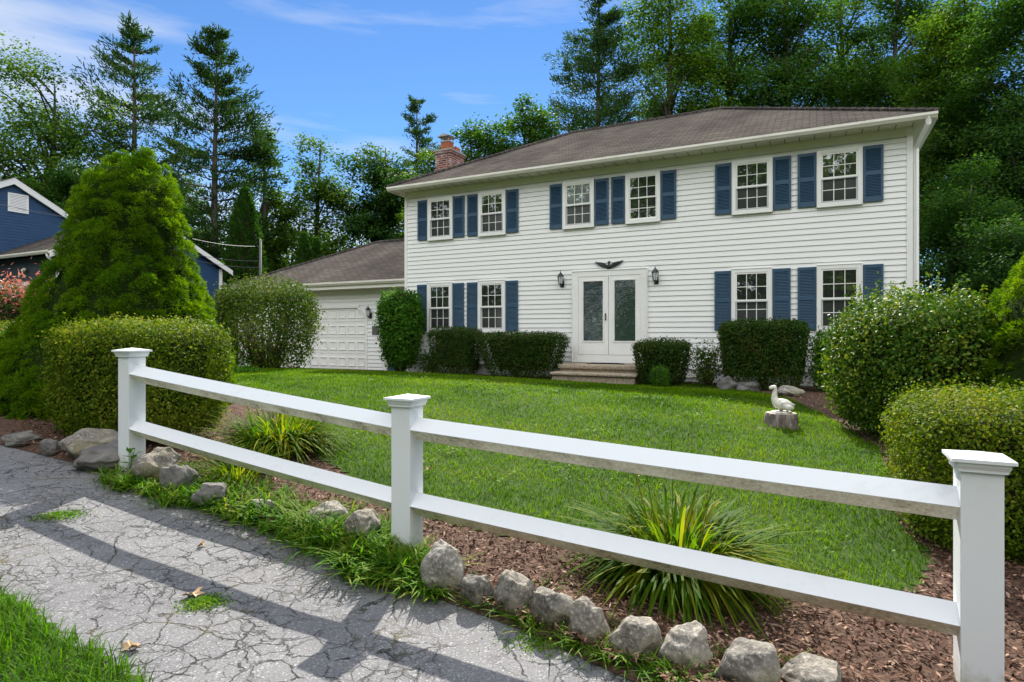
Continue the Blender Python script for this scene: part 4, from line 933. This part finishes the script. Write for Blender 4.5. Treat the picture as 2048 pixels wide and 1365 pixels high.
# foundation plants
def hp(px, off): # point on the line parallel to the facade, off metres in front of it
    dr = np.array([(px - CX) / F_PX, 1.0]); Y = (nv @ C0 - off) / (nv @ dr); return dr[0] * Y, Y
def found(label, pa, pb, ytop, off, hy, mk='yew', n=6000, leaf=.045, **kw):
    xa, ya = hp(pa, off); xb, yb = hp(pb, off); cx_, cy_ = (xa + xb) / 2, (ya + yb) / 2
    hx = math.hypot(xb - xa, yb - ya) / 2; zb = hz(cx_, cy_) - .03; top = CAMZ + (HY - ytop) / F_PX * (cy_ - hy * .6)
    return hedge(label, (cx_, cy_, zb), -TH, hx, hy, top - zb, mk, n, leaf, **kw)
FG = 'clipped yews along the front wall'
found('dark square yew under the first ground-floor window, next to the egg-shaped bush', 868, 955, 657, .75, .45, n=15000, e=3.2, flare=.2, group=FG, name='yew_shrub', cat='shrub', stems=14)
found('long clipped yew with flared sides under the second ground-floor window, left of the steps', 958, 1136, 667, .75, .45, n=24000, e=2.8, flare=.32, bare=.22, group=FG, name='yew_shrub', cat='shrub', stems=26, mk='yew')
found('small rounded yew leaning against the steps below the lantern', 1267, 1382, 682, .95, .5, n=14000, e=2.2, flare=.35, group=FG, name='yew_shrub', cat='shrub', stems=18)
found('big square-clipped dark yew with brown flecks between the two pairs of shutters', 1441, 1616, 644, 1.0, .6, n=34000, e=3.6, flare=.2, group=FG, name='yew_shrub', cat='shrub', stems=10)
found('loose twiggy shrub between the small rounded yew and the square yew', 1388, 1440, 690, .9, .4, mk='viburnum', n=2300, leaf=.055, e=1.2, flare=.2, core=False, jitter=.10, name='loose_shrub', cat='shrub', stems=20)
found('feathery green shrub squeezed between the square yew and the holly', 1622, 1705, 664, .95, .45, mk='bright', n=7000, leaf=.05, e=1.3, flare=.1, jitter=.08, name='loose_shrub', cat='shrub', sprigs=25)
found('low dark shrub between the egg-shaped bush and the first square yew', 840, 878, 702, .7, .35, mk='yew', n=2200, leaf=.05, e=1.2, jitter=.09, core=False, name='loose_shrub', cat='shrub', stems=12)
found('tiny bright green dwarf conifer in front of the small rounded yew', 1305, 1336, 734, 1.55, .2, mk='bright', n=4200, leaf=.028, e=1.3, flare=0, name='dwarf_shrub', cat='shrub')
x_, y_ = hp(801, .75)
hedge('tall egg-shaped bush at the house corner beside the garage', (x_, y_, hz(x_, y_) - .02), -TH, .70, .65, 2.46, 'bright', 15000, .075, e=1.25, flare=.42, name='egg_shaped_bush', cat='bush', stems=26, jitter=.07, sprigs=30)
hedge('large ball-shaped bush with bare lower stems in front of the garage door', (pX(533, 14.6), 14.6, .05), 0, 1.26, 1.2, 2.46, 'viburnum', 30000, .062, e=1.2, flare=.26, name='ball_shaped_bush', cat='bush', stems=110, jitter=.10, core=False, bare=.30)
hedge('low leafy plant at the lawn edge between conical spruce and ball-shaped bush', (pX(488, 12.5), 12.5, .08), 0, .30, .3, .42, 'bright', 1500, .07, e=1.1, flare=0, name='leafy_plant', cat='plant', core=False, jitter=.08)
# pink-tipped shrub
x_, y_ = pX(28, 9.2), 9.2; zb = hz(x_, y_) + .2; g = np.random.default_rng(77)
pk = empty('pink_tipped_shrub', (x_, y_, zb), 0, 'shrub with red and pink new leaves before the brown garage door', 'shrub')
P, N = shell_box(6000, .62, .6, 1.15, 1.3, .1, g, .09); V = leaf_quads(P, N, .06, .022, .9, g); fast_mesh('green_foliage', V, quads(len(V) // 4), M['yew'], pk)
P = P[P[:, 2] > .55]; P = P[:2000] + np.abs(g.normal(size=(min(2000, len(P)), 3))) * np.array([0, 0, .14]); V = leaf_quads(P, g.normal(size=P.shape), .07, .024, .5, g); fast_mesh('pink_foliage', V, quads(len(V) // 4), M['pink'], pk)
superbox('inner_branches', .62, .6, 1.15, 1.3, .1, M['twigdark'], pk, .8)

# ------------------------------------------------------------------ daylilies and weeds
def clump(label, base, n, L, spread, mk='lily', seed=5, name='daylily_clump', stalks=0, w=.012, lean=(.35, 1.0), droop=(.15, .6)):
    g = np.random.default_rng(seed); r_ = empty(name, base, 0, label, 'plant')
    a = g.uniform(0, 6.283, n); rr = np.sqrt(g.random(n)) * spread; P = np.stack([np.cos(a) * rr, np.sin(a) * rr, np.zeros(n)], 1)
    V, Fq = strips(P, a + g.normal(size=n) * .5, g.uniform(.6, 1.1, n) * L, g.uniform(*lean, n), g.uniform(*droop, n), g.uniform(.7, 1.3, n) * w, 7, g)
    Wd = V.reshape(n, 16, 3) + np.array(base); ok = np.ones(n, bool)
    for i_ in range(2):
        for za_, zb2 in RAILZ[i_]:
            A_ = np.array([FP[i_][0], FP[i_][1], za_]); B_ = np.array([FP[i_ + 1][0], FP[i_ + 1][1], zb2]); dd_ = B_ - A_
            u_ = np.clip(((Wd - A_) @ dd_) / (dd_ @ dd_), 0, 1)[..., None]; ok &= np.linalg.norm(Wd - (A_ + u_ * dd_), axis=-1).min(1) > .085
    V = V.reshape(n, 16, 3)[ok].reshape(-1, 3); Fq = Fq[:7 * int(ok.sum())]
    fast_mesh('leaves', V, Fq, M[mk], r_)
    if stalks:
        mb = MB()
        for q in range(stalks):
            aa = g.uniform(0, 6.28); t_ = g.uniform(.8, 1.1) * L; mb.tube([(math.cos(aa) * .08, math.sin(aa) * .08, 0), (math.cos(aa) * .16, math.sin(aa) * .16, t_ * .6), (math.cos(aa) * .22, math.sin(aa) * .22, t_)], [.003, .0025, .003], 5)
        mb.build('stalks', M['lily'], r_)
    return r_
b = gp(1370, 1190, -.02) + np.array([0, .16, 0]); clump('large arching daylily clump below the rails near the capped end post', b, 1700, .66, .19, seed=5, stalks=6, w=.018, lean=(.2, .85), droop=(.25, .95))
b = gp(560, 905, -.02); clump('dense grassy daylily clump behind the first pair of rails', b, 1100, .64, .24, seed=6, w=.016, lean=(.25, .95), droop=(.2, .85))
b = gp(480, 958, -.02); clump('low straggling daylily clump under the lower rail by the rocks', b, 170, .42, .16, seed=8, w=.010)
# crabgrass and weeds along the path edge
g = np.random.default_rng(21); Ps, az, Ls, ln, dr_, ws = [], [], [], [], [], []
edge = np.array(E1[1:9])[::-1]; dd = np.r_[0, np.cumsum(np.linalg.norm(np.diff(edge, axis=0), axis=1))]
def tuft(x_, y_, n, L, w):
    for q in range(n):
        Ps.append((x_ + g.normal() * .03, y_ + g.normal() * .03, hz(x_, y_) - .05)); az.append(g.uniform(0, 6.283)); Ls.append(L * g.uniform(.5, 1.15)); ln.append(g.uniform(.4, 1.15)); dr_.append(g.uniform(.1, .6)); ws.append(w * g.uniform(.6, 1.3))
def img_tufts(px0, py0, px1, py1, n, sprd, L=.17, w=.009, per=26):
    for q in range(n):
        u = g.random(); b = gp(px0 + (px1 - px0) * u + g.normal() * sprd * 1.2, py0 + (py1 - py0) * u + g.normal() * sprd * .6, -.04); tuft(b[0], b[1], per, L, w)
img_tufts(215, 955, 420, 1005, 40, 14, .17, .011); img_tufts(400, 990, 640, 1075, 80, 20, .22, .012); img_tufts(600, 1060, 830, 1150, 90, 24, .24, .012)
img_tufts(560, 1010, 800, 1090, 34, 18, .20, .011); img_tufts(690, 1110, 860, 1180, 50, 16, .20, .012); img_tufts(350, 950, 560, 1000, 30, 14, .18, .011)
for px, py, n in ((1135, 1255, 5), (1270, 1330, 5), (1360, 1365, 6), (1290, 1300, 3), (1090, 1190, 3), (1530, 1350, 5), (1420, 1340, 3), (1240, 1270, 2), (1600, 1370, 4), (1650, 1165, 5), (1010, 1225, 4), (1150, 1285, 5), (1215, 1310, 6), (1320, 1350, 6), (940, 1205, 3), (1065, 1250, 4), (1460, 1362, 5)):
    img_tufts(px - 12, py - 6, px + 12, py + 6, n, 6, .15, .007, 20)
V, Fq = strips(np.array(Ps), np.array(az), np.array(Ls), np.array(ln), np.array(dr_), np.array(ws), 5, g)
tag(fast_mesh('crabgrass', V, Fq, M['weed']), kind='stuff')
# longer unmown grass round the stump and at the lawn rim
Ps, az, Ls, ln, dr_, ws = [], [], [], [], [], []
for px, py, n in ((1530, 850, 8), (1600, 852, 8), (1560, 862, 6), (1510, 845, 4), (1640, 870, 4)): img_tufts(px - 14, py - 4, px + 14, py + 4, n, 4, .18, .007, 16)
img_tufts(900, 1058, 1300, 1125, 30, 6, .11, .006, 18); img_tufts(1500, 1160, 1720, 1185, 22, 8, .12, .006, 18); img_tufts(640, 930, 860, 1040, 24, 6, .11, .006, 18)
V, Fq = strips(np.array(Ps), np.array(az), np.array(Ls), np.array(ln), np.array(dr_), np.array(ws), 4, g)
tag(fast_mesh('unmown_grass', V, Fq, M['grass']), kind='stuff')
g = np.random.default_rng(91); xs_, ys_ = scatter_poly(lawn_poly, lambda x, y: np.full(len(x), 1.0), 1.0, g); Pc = []
for q in range(len(xs_)):
    if ys_[q] < 11 and g.random() < .8:
        k_ = g.integers(20, 90); r2 = g.uniform(.05, .16); Pc.append(np.stack([xs_[q] + g.normal(size=k_) * r2, ys_[q] + g.normal(size=k_) * r2, np.zeros(k_)], 1))
Pc = np.concatenate(Pc); Pc[:, 2] = ground_z(Pc[:, 0], Pc[:, 1]) + g.uniform(.03, .06, len(Pc)); V = leaf_quads(Pc, np.array([0, 0, 1.0]) + 0 * Pc, .022, .018, .4, g)
tag(fast_mesh('clover', V, quads(len(V) // 4), M['weed']), kind='stuff')
# broad-leaved weed at the end post
b = gp(270, 948, -.04); wd = empty('broadleaf_weed', (b[0], b[1] - .06, b[2]), 0, 'upright broad-leaved weed growing against the fence end post', 'weed')
mb = MB().tube([(0, 0, 0), (.01, 0, .1), (.03, .01, .19)], [.005, .004, .002], 5); mb.build('stem', M['weed'], wd)
P = np.array([[.0 + .035 * math.cos(k * 2.4) + .006 * k * .4, .035 * math.sin(k * 2.4), .03 + .017 * k] for k in range(11)]); D = nrm(P * np.array([1, 1, .12]) - np.array([.01, 0, 0]))
tv_ = D; bb = nrm(np.cross(tv_, np.array([0, 0, 1.0]))); Lw = .085
V = np.stack([P - tv_ * .03, P + bb * .022, P + tv_ * (Lw - .03) - np.array([0, 0, .012]), P - bb * .022], 1).reshape(-1, 3); fast_mesh('leaves', V, quads(len(P)), M['bright'], wd)
# moss tufts and fallen leaves on the asphalt
def moss(px, py, w_, d_, label, seed):
    g = np.random.default_rng(seed); b = gp(px, py, -.055); n = 900
    P = np.stack([g.normal(size=n) * w_, g.normal(size=n) * d_, g.random(n) * .012], 1); V = leaf_quads(P, np.array([0, 0, 1.0]) + 0 * P, .016, .007, .8, g)
    o = fast_mesh('moss_tuft', V, quads(n), M['weed'], None, loc=b); return tag(o, label, 'moss')
moss(112, 1032, .085, .05, 'flat moss tuft in the asphalt at the tip of the rail shadow', 1); moss(408, 1206, .05, .04, 'moss tuft beside a curled oak leaf on the asphalt', 2); moss(1085, 1285, .09, .05, 'sparse moss patch on the asphalt in front of the rocks', 3)
def dead(px, py, s_, label, seed, off=-.05):
    rs = random.Random(seed); b = gp(px, py, off); n = 14; pts = []
    for k in range(n):
        a = 2 * math.pi * k / n; r_ = s_ * (1 if k % 2 == 0 else .55) * rs.uniform(.7, 1.1); pts.append((r_ * math.cos(a) * 1.3, r_ * math.sin(a) * .8, .012 + .012 * math.sin(a * 2 + seed)))
    mb = MB().add([(0, 0, .004)] + pts + [(x_, y_, z_ - .002) for x_, y_, z_ in pts], [(0, 1 + k, 1 + (k + 1) % n) for k in range(n)] + [(1 + k, 1 + n + k, 1 + n + (k + 1) % n, 1 + (k + 1) % n) for k in range(n)])
    o = mb.build('fallen_leaf', M['deadleaf'], None, loc=b); o.rotation_euler = (0, 0, seed); return tag(o, label, 'leaf', 'fallen leaves')
dead(388, 1190, .045, 'curled tan oak leaf on the asphalt beside a moss tuft', 1); dead(403, 1092, .028, 'small tan leaf on the sunlit asphalt between the rail shadows', 2)
dead(262, 1298, .04, 'pale crushed leaf on the asphalt near the verge grass', 3); dead(857, 940, .03, 'dry leaf lying in the lawn beside the middle fence post', 4, .05); dead(740, 1022, .035, 'pale dry leaf among rocks near the middle fence post', 5, .03)

# ------------------------------------------------------------------ trees
def crown_tree(label, px, Y, top_py, hw_px, mk, n, leaf, base_frac=.25, seed=1, name='deciduous_tree', group='trees behind the house', zspan=None, clumps=70, lean=0.0, dens=1.0):
    g = np.random.default_rng(seed); x_ = pX(px, Y); zb = hz(x_, Y) - .1; H = CAMZ + (HY - top_py) / F_PX * Y - zb; rad = hw_px / F_PX * Y
    r_ = empty(name, (x_, Y, zb), 0, label, 'tree', group)
    tb = MB(); tw = .02 * H + .06
    tp_ = [np.array([lean * u * H + .25 * math.sin(u * 3 + seed), .2 * math.sin(u * 4 + seed * 2), u * H * .9]) for u in np.linspace(0, 1, 9)]
    tb.tube(tp_, [tw * (1 - .92 * u) for u in np.linspace(0, 1, 9)], 9)
    leaf = min(leaf, .0062 * Y) if Y < 30 else leaf; dens = dens * (1.35 if Y < 30 else 1)
    leaf *= .82; n = int(n * 2.3 * dens); clumps = int(clumps * 1.1)
    d = sphere_dirs(clumps, g); q = g.random((clumps, 1)) ** .42
    c = d * q * np.array([rad * 1.0, rad * 1.0, H * (1 - base_frac) * .48]) + np.array([0, 0, H * (base_frac + (1 - base_frac) * .5)])
    taper = 1 - .30 * np.clip((c[:, 2] / H - .55) / .45, 0, 1) ** 1.5; c[:, :2] *= taper[:, None]
    c[:, 0] += lean * c[:, 2]
    cr_ = g.uniform(.5, 1.2, clumps) * rad * .34 + .2
    for k in range(0, clumps):
        if k % 2 == 0:
            za = max(c[k, 2] - np.linalg.norm(c[k, :2]) * .8 - .4, H * base_frac * .5); u = min(za / (H * .9), 1); i = min(int(u * 8), 7); p0 = tp_[i] * (1 - (u * 8 - i)) + tp_[min(i + 1, 8)] * (u * 8 - i)
            mid = (p0 + c[k]) / 2 + np.array([0, 0, .12 * rad]) + g.normal(size=3) * .15
            r0 = tw * .34 * (1 - .6 * u); tb.tube([p0, mid, c[k]], [r0, r0 * .6, .012], 5)
    tb.build('trunk', M['bark'], r_, True)
    i = g.choice(clumps, n, p=cr_ ** 2 / (cr_ ** 2).sum()); o_ = g.normal(size=(n, 3)) * np.array([.62, .62, .40])
    sub = g.normal(size=(clumps, 5, 3)) * .5; o_ = o_ * .62 + sub[i, g.integers(0, 5, n)] * np.array([1, 1, .55])
    ol = np.linalg.norm(o_, axis=1, keepdims=True); o_ = o_ * np.minimum(1, 1.25 / np.maximum(ol, 1e-6)) * np.where(ol > 1.25, g.uniform(.6, 1, (n, 1)), 1)
    P = c[i] + o_ * cr_[i][:, None]; P = P[P[:, 2] > .15]
    V = leaf_quads(P, np.array([0, 0, .9]) + .5 * nrm(P - c.mean(0)), leaf, leaf * .68, .55, g)
    fast_mesh('crown', V, quads(len(V) // 4), M[mk], r_); return r_
def pine_tree(label, px, Y, top_py, hw_px, seed=1, base=.22, name='pine_tree', mk='pine', per=110, whorls=26, up=.12, nl=.16, gap=.35, group='conifers behind the house'):
    g = np.random.default_rng(seed); x_ = pX(px, Y); zb = hz(x_, Y) - .1; H = CAMZ + (HY - top_py) / F_PX * Y - zb; rad = hw_px / F_PX * Y
    r_ = empty(name, (x_, Y, zb), 0, label, 'tree', group); tb = MB(); tw = .014 * H + .05
    tb.tube([(.08 * math.sin(u * 5 + seed), .08 * math.cos(u * 4), u * H) for u in np.linspace(0, 1, 10)], [tw * (1 - .93 * u) for u in np.linspace(0, 1, 10)], 9)
    Pl, Dl = [], []
    for w in range(whorls):
        u = (w + g.uniform(0, .6)) / whorls; z = H * (base + (1 - base) * u)
        for b in range(g.integers(4, 7)):
            if g.random() < gap * .5 * (1 - u): continue
            a = g.uniform(0, 6.283); L = rad * min(1.0, (1 - u) * 1.75) ** .85 * g.uniform(.5, 1.2) * (1.0 if u > .12 else .75) + .3
            dv = np.array([math.cos(a), math.sin(a), up + .45 * u + g.normal() * .08]); e = np.array([0, 0, z]) + dv * L
            if L > .5: tb.tube([(0, 0, z), np.array([0, 0, z]) + dv * L * .5 - np.array([0, 0, .06 * L]), e], [.014 + .018 * L * .4, .012 + .006 * L, .006], 4)
            k = int(per * 1.7 * (.3 + L / rad)); t_ = np.clip(g.beta(2.0, 1.0, k) + .0, 0, 1)
            s_ = np.cross(dv, [0, 0, 1.0]); s_ /= np.linalg.norm(s_)
            nt = max(3, int(4 + 5 * L)); tc_ = np.clip(g.beta(1.8, 1.0, nt), .12, 1); lt = g.normal(size=nt) * .17 * L * (.3 + tc_); q_ = g.integers(0, nt, k); sg = .10 + .05 * L
            n1, n2 = np.clip(g.normal(size=(2, k)), -1.5, 1.5); t_ = tc_[q_] + n1 * sg / L * .9; lat = lt[q_] + n2 * sg
            P = np.array([0, 0, z]) + dv * (L * t_)[:, None] + s_ * lat[:, None] + np.array([0, 0, 1]) * (g.normal(size=k) * sg * .55 - .06 * L * t_ * (1 - t_) * 4 + .06)[:, None]
            Pl.append(P); Dl.append(np.tile(dv * .7 + np.array([0, 0, .45]), (k, 1)) + s_ * (np.sign(lat) * .7)[:, None])
    tb.build('trunk', M['bark'], r_, True)
    P = np.concatenate(Pl); D = np.concatenate(Dl); V = needle_quads(P, D, nl * 1.35, nl * .42, .55, g)
    fast_mesh('crown', V, quads(len(V) // 4), M[mk], r_); return r_

pine_tree('tall lone white pine with bare lower trunk, behind the conical spruce', 432, 32, 66, 102, 3, .20)
pine_tree('broad white pine beside the lone tall pine, above the twin-tipped spruce', 268, 34, 48, 118, 4, .18, whorls=24)
crown_tree('loose light-leaved oak above the navy house at the photograph edge', 105, 30, 108, 150, 'tree_b', 12000, .19, .30, 5, clumps=60, lean=-.02, dens=1.0)
crown_tree('low leafy maple behind the navy roof', 20, 26, 330, 90, 'tree_a', 6500, .19, .10, 6, clumps=40)
crown_tree('maple filling the gap between the navy gable and the conical spruce', 190, 29, 285, 105, 'tree_a', 8500, .20, .08, 7, clumps=46)
crown_tree('dark maple seen between the conical spruce and the tall arborvitae', 360, 37, 335, 75, 'tree_a', 6500, .22, .08, 8, clumps=40, dens=1.5)
crown_tree('slender open tree just beyond the tall arborvitae', 535, 35, 238, 52, 'tree_b', 4600, .20, .12, 9, clumps=34, dens=1.5)
crown_tree('loose tree with dark trunk above the garage roof', 640, 36, 252, 92, 'tree_b', 9000, .21, .12, 10, clumps=52, dens=1.5)
crown_tree('rounded maple left of the brick chimney', 762, 36, 248, 92, 'tree_a', 10000, .22, .08, 11, clumps=56, dens=1.5)
crown_tree('light green maple directly behind the brick chimney', 852, 31, 300, 58, 'tree_b', 7000, .19, .1, 12, clumps=40)
pine_tree('small spruce tip rising above the brick chimney', 836, 43, 196, 62, 13, .30, name='spruce_tree', whorls=18, per=80, up=.02)
crown_tree('maple rising over the hip end of the roof beyond the chimney', 950, 31, 222, 78, 'tree_a', 9000, .20, .2, 14, clumps=50)
crown_tree('leafy maple between chimney and the tall dark spruce', 1058, 31, 168, 82, 'tree_a', 10000, .20, .25, 15, clumps=56)
pine_tree('tall dark drooping spruce above the roof ridge', 1195, 40, -30, 120, 16, .25, name='spruce_tree', whorls=34, per=150, up=-.10, gap=.1)
for k, (px, Y, top, hw_, mk, lb) in enumerate([
    (1335, 43, -95, 105, 'tree_b', 'oak with bright leaf edges next to the tall dark spruce'),
    (1455, 45, -95, 110, 'tree_a', 'oak with forked bare limbs above the middle of the ridge'),
    (1570, 43, -95, 115, 'tree_a', 'dense dark oak above the end of the roof ridge'),
    (1690, 44, -95, 115, 'tree_b', 'oak towering over the windows nearest the downspout'),
    (1800, 40, -95, 110, 'tree_a', 'dark oak just beyond the eave corner with the downspout'),
    (1925, 28, -50, 120, 'tree_b', 'tall oak with leaning limbs beside the house corner'),
    (2065, 24, -70, 150, 'tree_a', 'tallest oak cut by the photograph edge above the holly')]):
    crown_tree(lb, px, Y, top, hw_, mk, 15000, .24, .08, 30 + k, clumps=110, dens=1.7, name='oak_tree', group='woodland oaks beyond the roof')
crown_tree('bushy young maple filling the gap beside the downspout corner', 1935, 20, 330, 100, 'tree_a', 11000, .15, .04, 41, clumps=60)
crown_tree('dark undergrowth maple above the holly at the photograph edge', 2040, 17, 400, 95, 'tree_a', 9000, .13, .04, 42, clumps=60)
def arbor(label, px, Y, top_py, hw_px, n, seed):
    g = np.random.default_rng(seed); x_ = pX(px, Y); zb = hz(x_, Y) - .05; H = CAMZ + (HY - top_py) / F_PX * Y - zb; rad = hw_px / F_PX * Y
    r_ = empty('arborvitae', (x_, Y, zb), 0, label, 'tree', 'columnar arborvitae'); u = g.random(n) ** 1.15; pr = np.interp(u, [0, .1, .45, .75, .92, 1], [.8, 1, .95, .68, .33, .03])
    a = g.uniform(0, 6.283, n); rr = rad * pr * (1 + .10 * np.sin(a * 7 + u * 31) + .06 * g.normal(size=n)); P = np.stack([np.cos(a) * rr, np.sin(a) * rr, u * H], 1)
    V = needle_quads(P, np.stack([np.cos(a) * .7, np.sin(a) * .7, np.full(n, 1.0)], 1), .17, .075, .4, g); fast_mesh('crown', V, quads(n), M['arbor'], r_)
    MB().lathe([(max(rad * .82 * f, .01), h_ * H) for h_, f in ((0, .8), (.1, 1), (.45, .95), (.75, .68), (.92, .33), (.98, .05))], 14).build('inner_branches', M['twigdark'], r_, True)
    MB().tube([(0, 0, 0), (0, 0, H * .9)], [.09, .02], 6).build('trunk', M['bark'], r_); return r_
arbor('tall columnar arborvitae beside the utility pole', 490, 27, 380, 37, 9000, 51)
arbor('taller of two small arborvitae tips peeking over the garage roof', 608, 26.5, 470, 19, 3500, 52)
arbor('shorter of two small arborvitae tips peeking over the garage roof', 633, 26.5, 480, 16, 3000, 53)
# far wood that reads as one mass, and the wood across the street mirrored in the windows
def wood(name, segs, n, leaf, seed, mk):
    g = np.random.default_rng(seed); V = []
    for (xa, ya, xb, yb, ha, hb) in segs:
        nc = 90; u = g.random(nc); c = np.stack([xa + (xb - xa) * u + g.normal(size=nc) * 1.2, ya + (yb - ya) * u + g.normal(size=nc) * 2.0, g.uniform(.05, .92, nc) * (ha + (hb - ha) * u) + .8], 1)
        i = g.integers(0, nc, n); P = c[i] + g.normal(size=(n, 3)) * np.array([1.3, 1.3, .9]); P = P[P[:, 2] > -.1]
        V.append(leaf_quads(P, np.array([0, 0, 1.0]) + 0 * P, leaf, leaf * .7, .7, g))
    V = np.concatenate(V); return tag(fast_mesh(name, V, quads(len(V) // 4), M[mk]), kind='stuff')
wood('far_wood', [(-46, 44, -22, 46, 7, 9), (-24, 46, -4, 46, 9, 9), (-4, 46, 16, 42, 10, 13), (16, 42, 34, 30, 14, 13), (30, 32, 30, 14, 12, 8)], 6000, .34, 61, 'tree_a')
wood('street_wood', [(-40, 24, -42, 4, 21, 21), (-42, 4, -44, -12, 21, 16), (-44, -12, -20, -20, 16, 18), (-20, -20, -9, -24, 18, 15), (-9, -24, 3, -26, 16, 15), (3, -26, 18, -24, 15, 17), (18, -24, 44, -10, 17, 16)], 24000, .52, 62, 'tree_b')
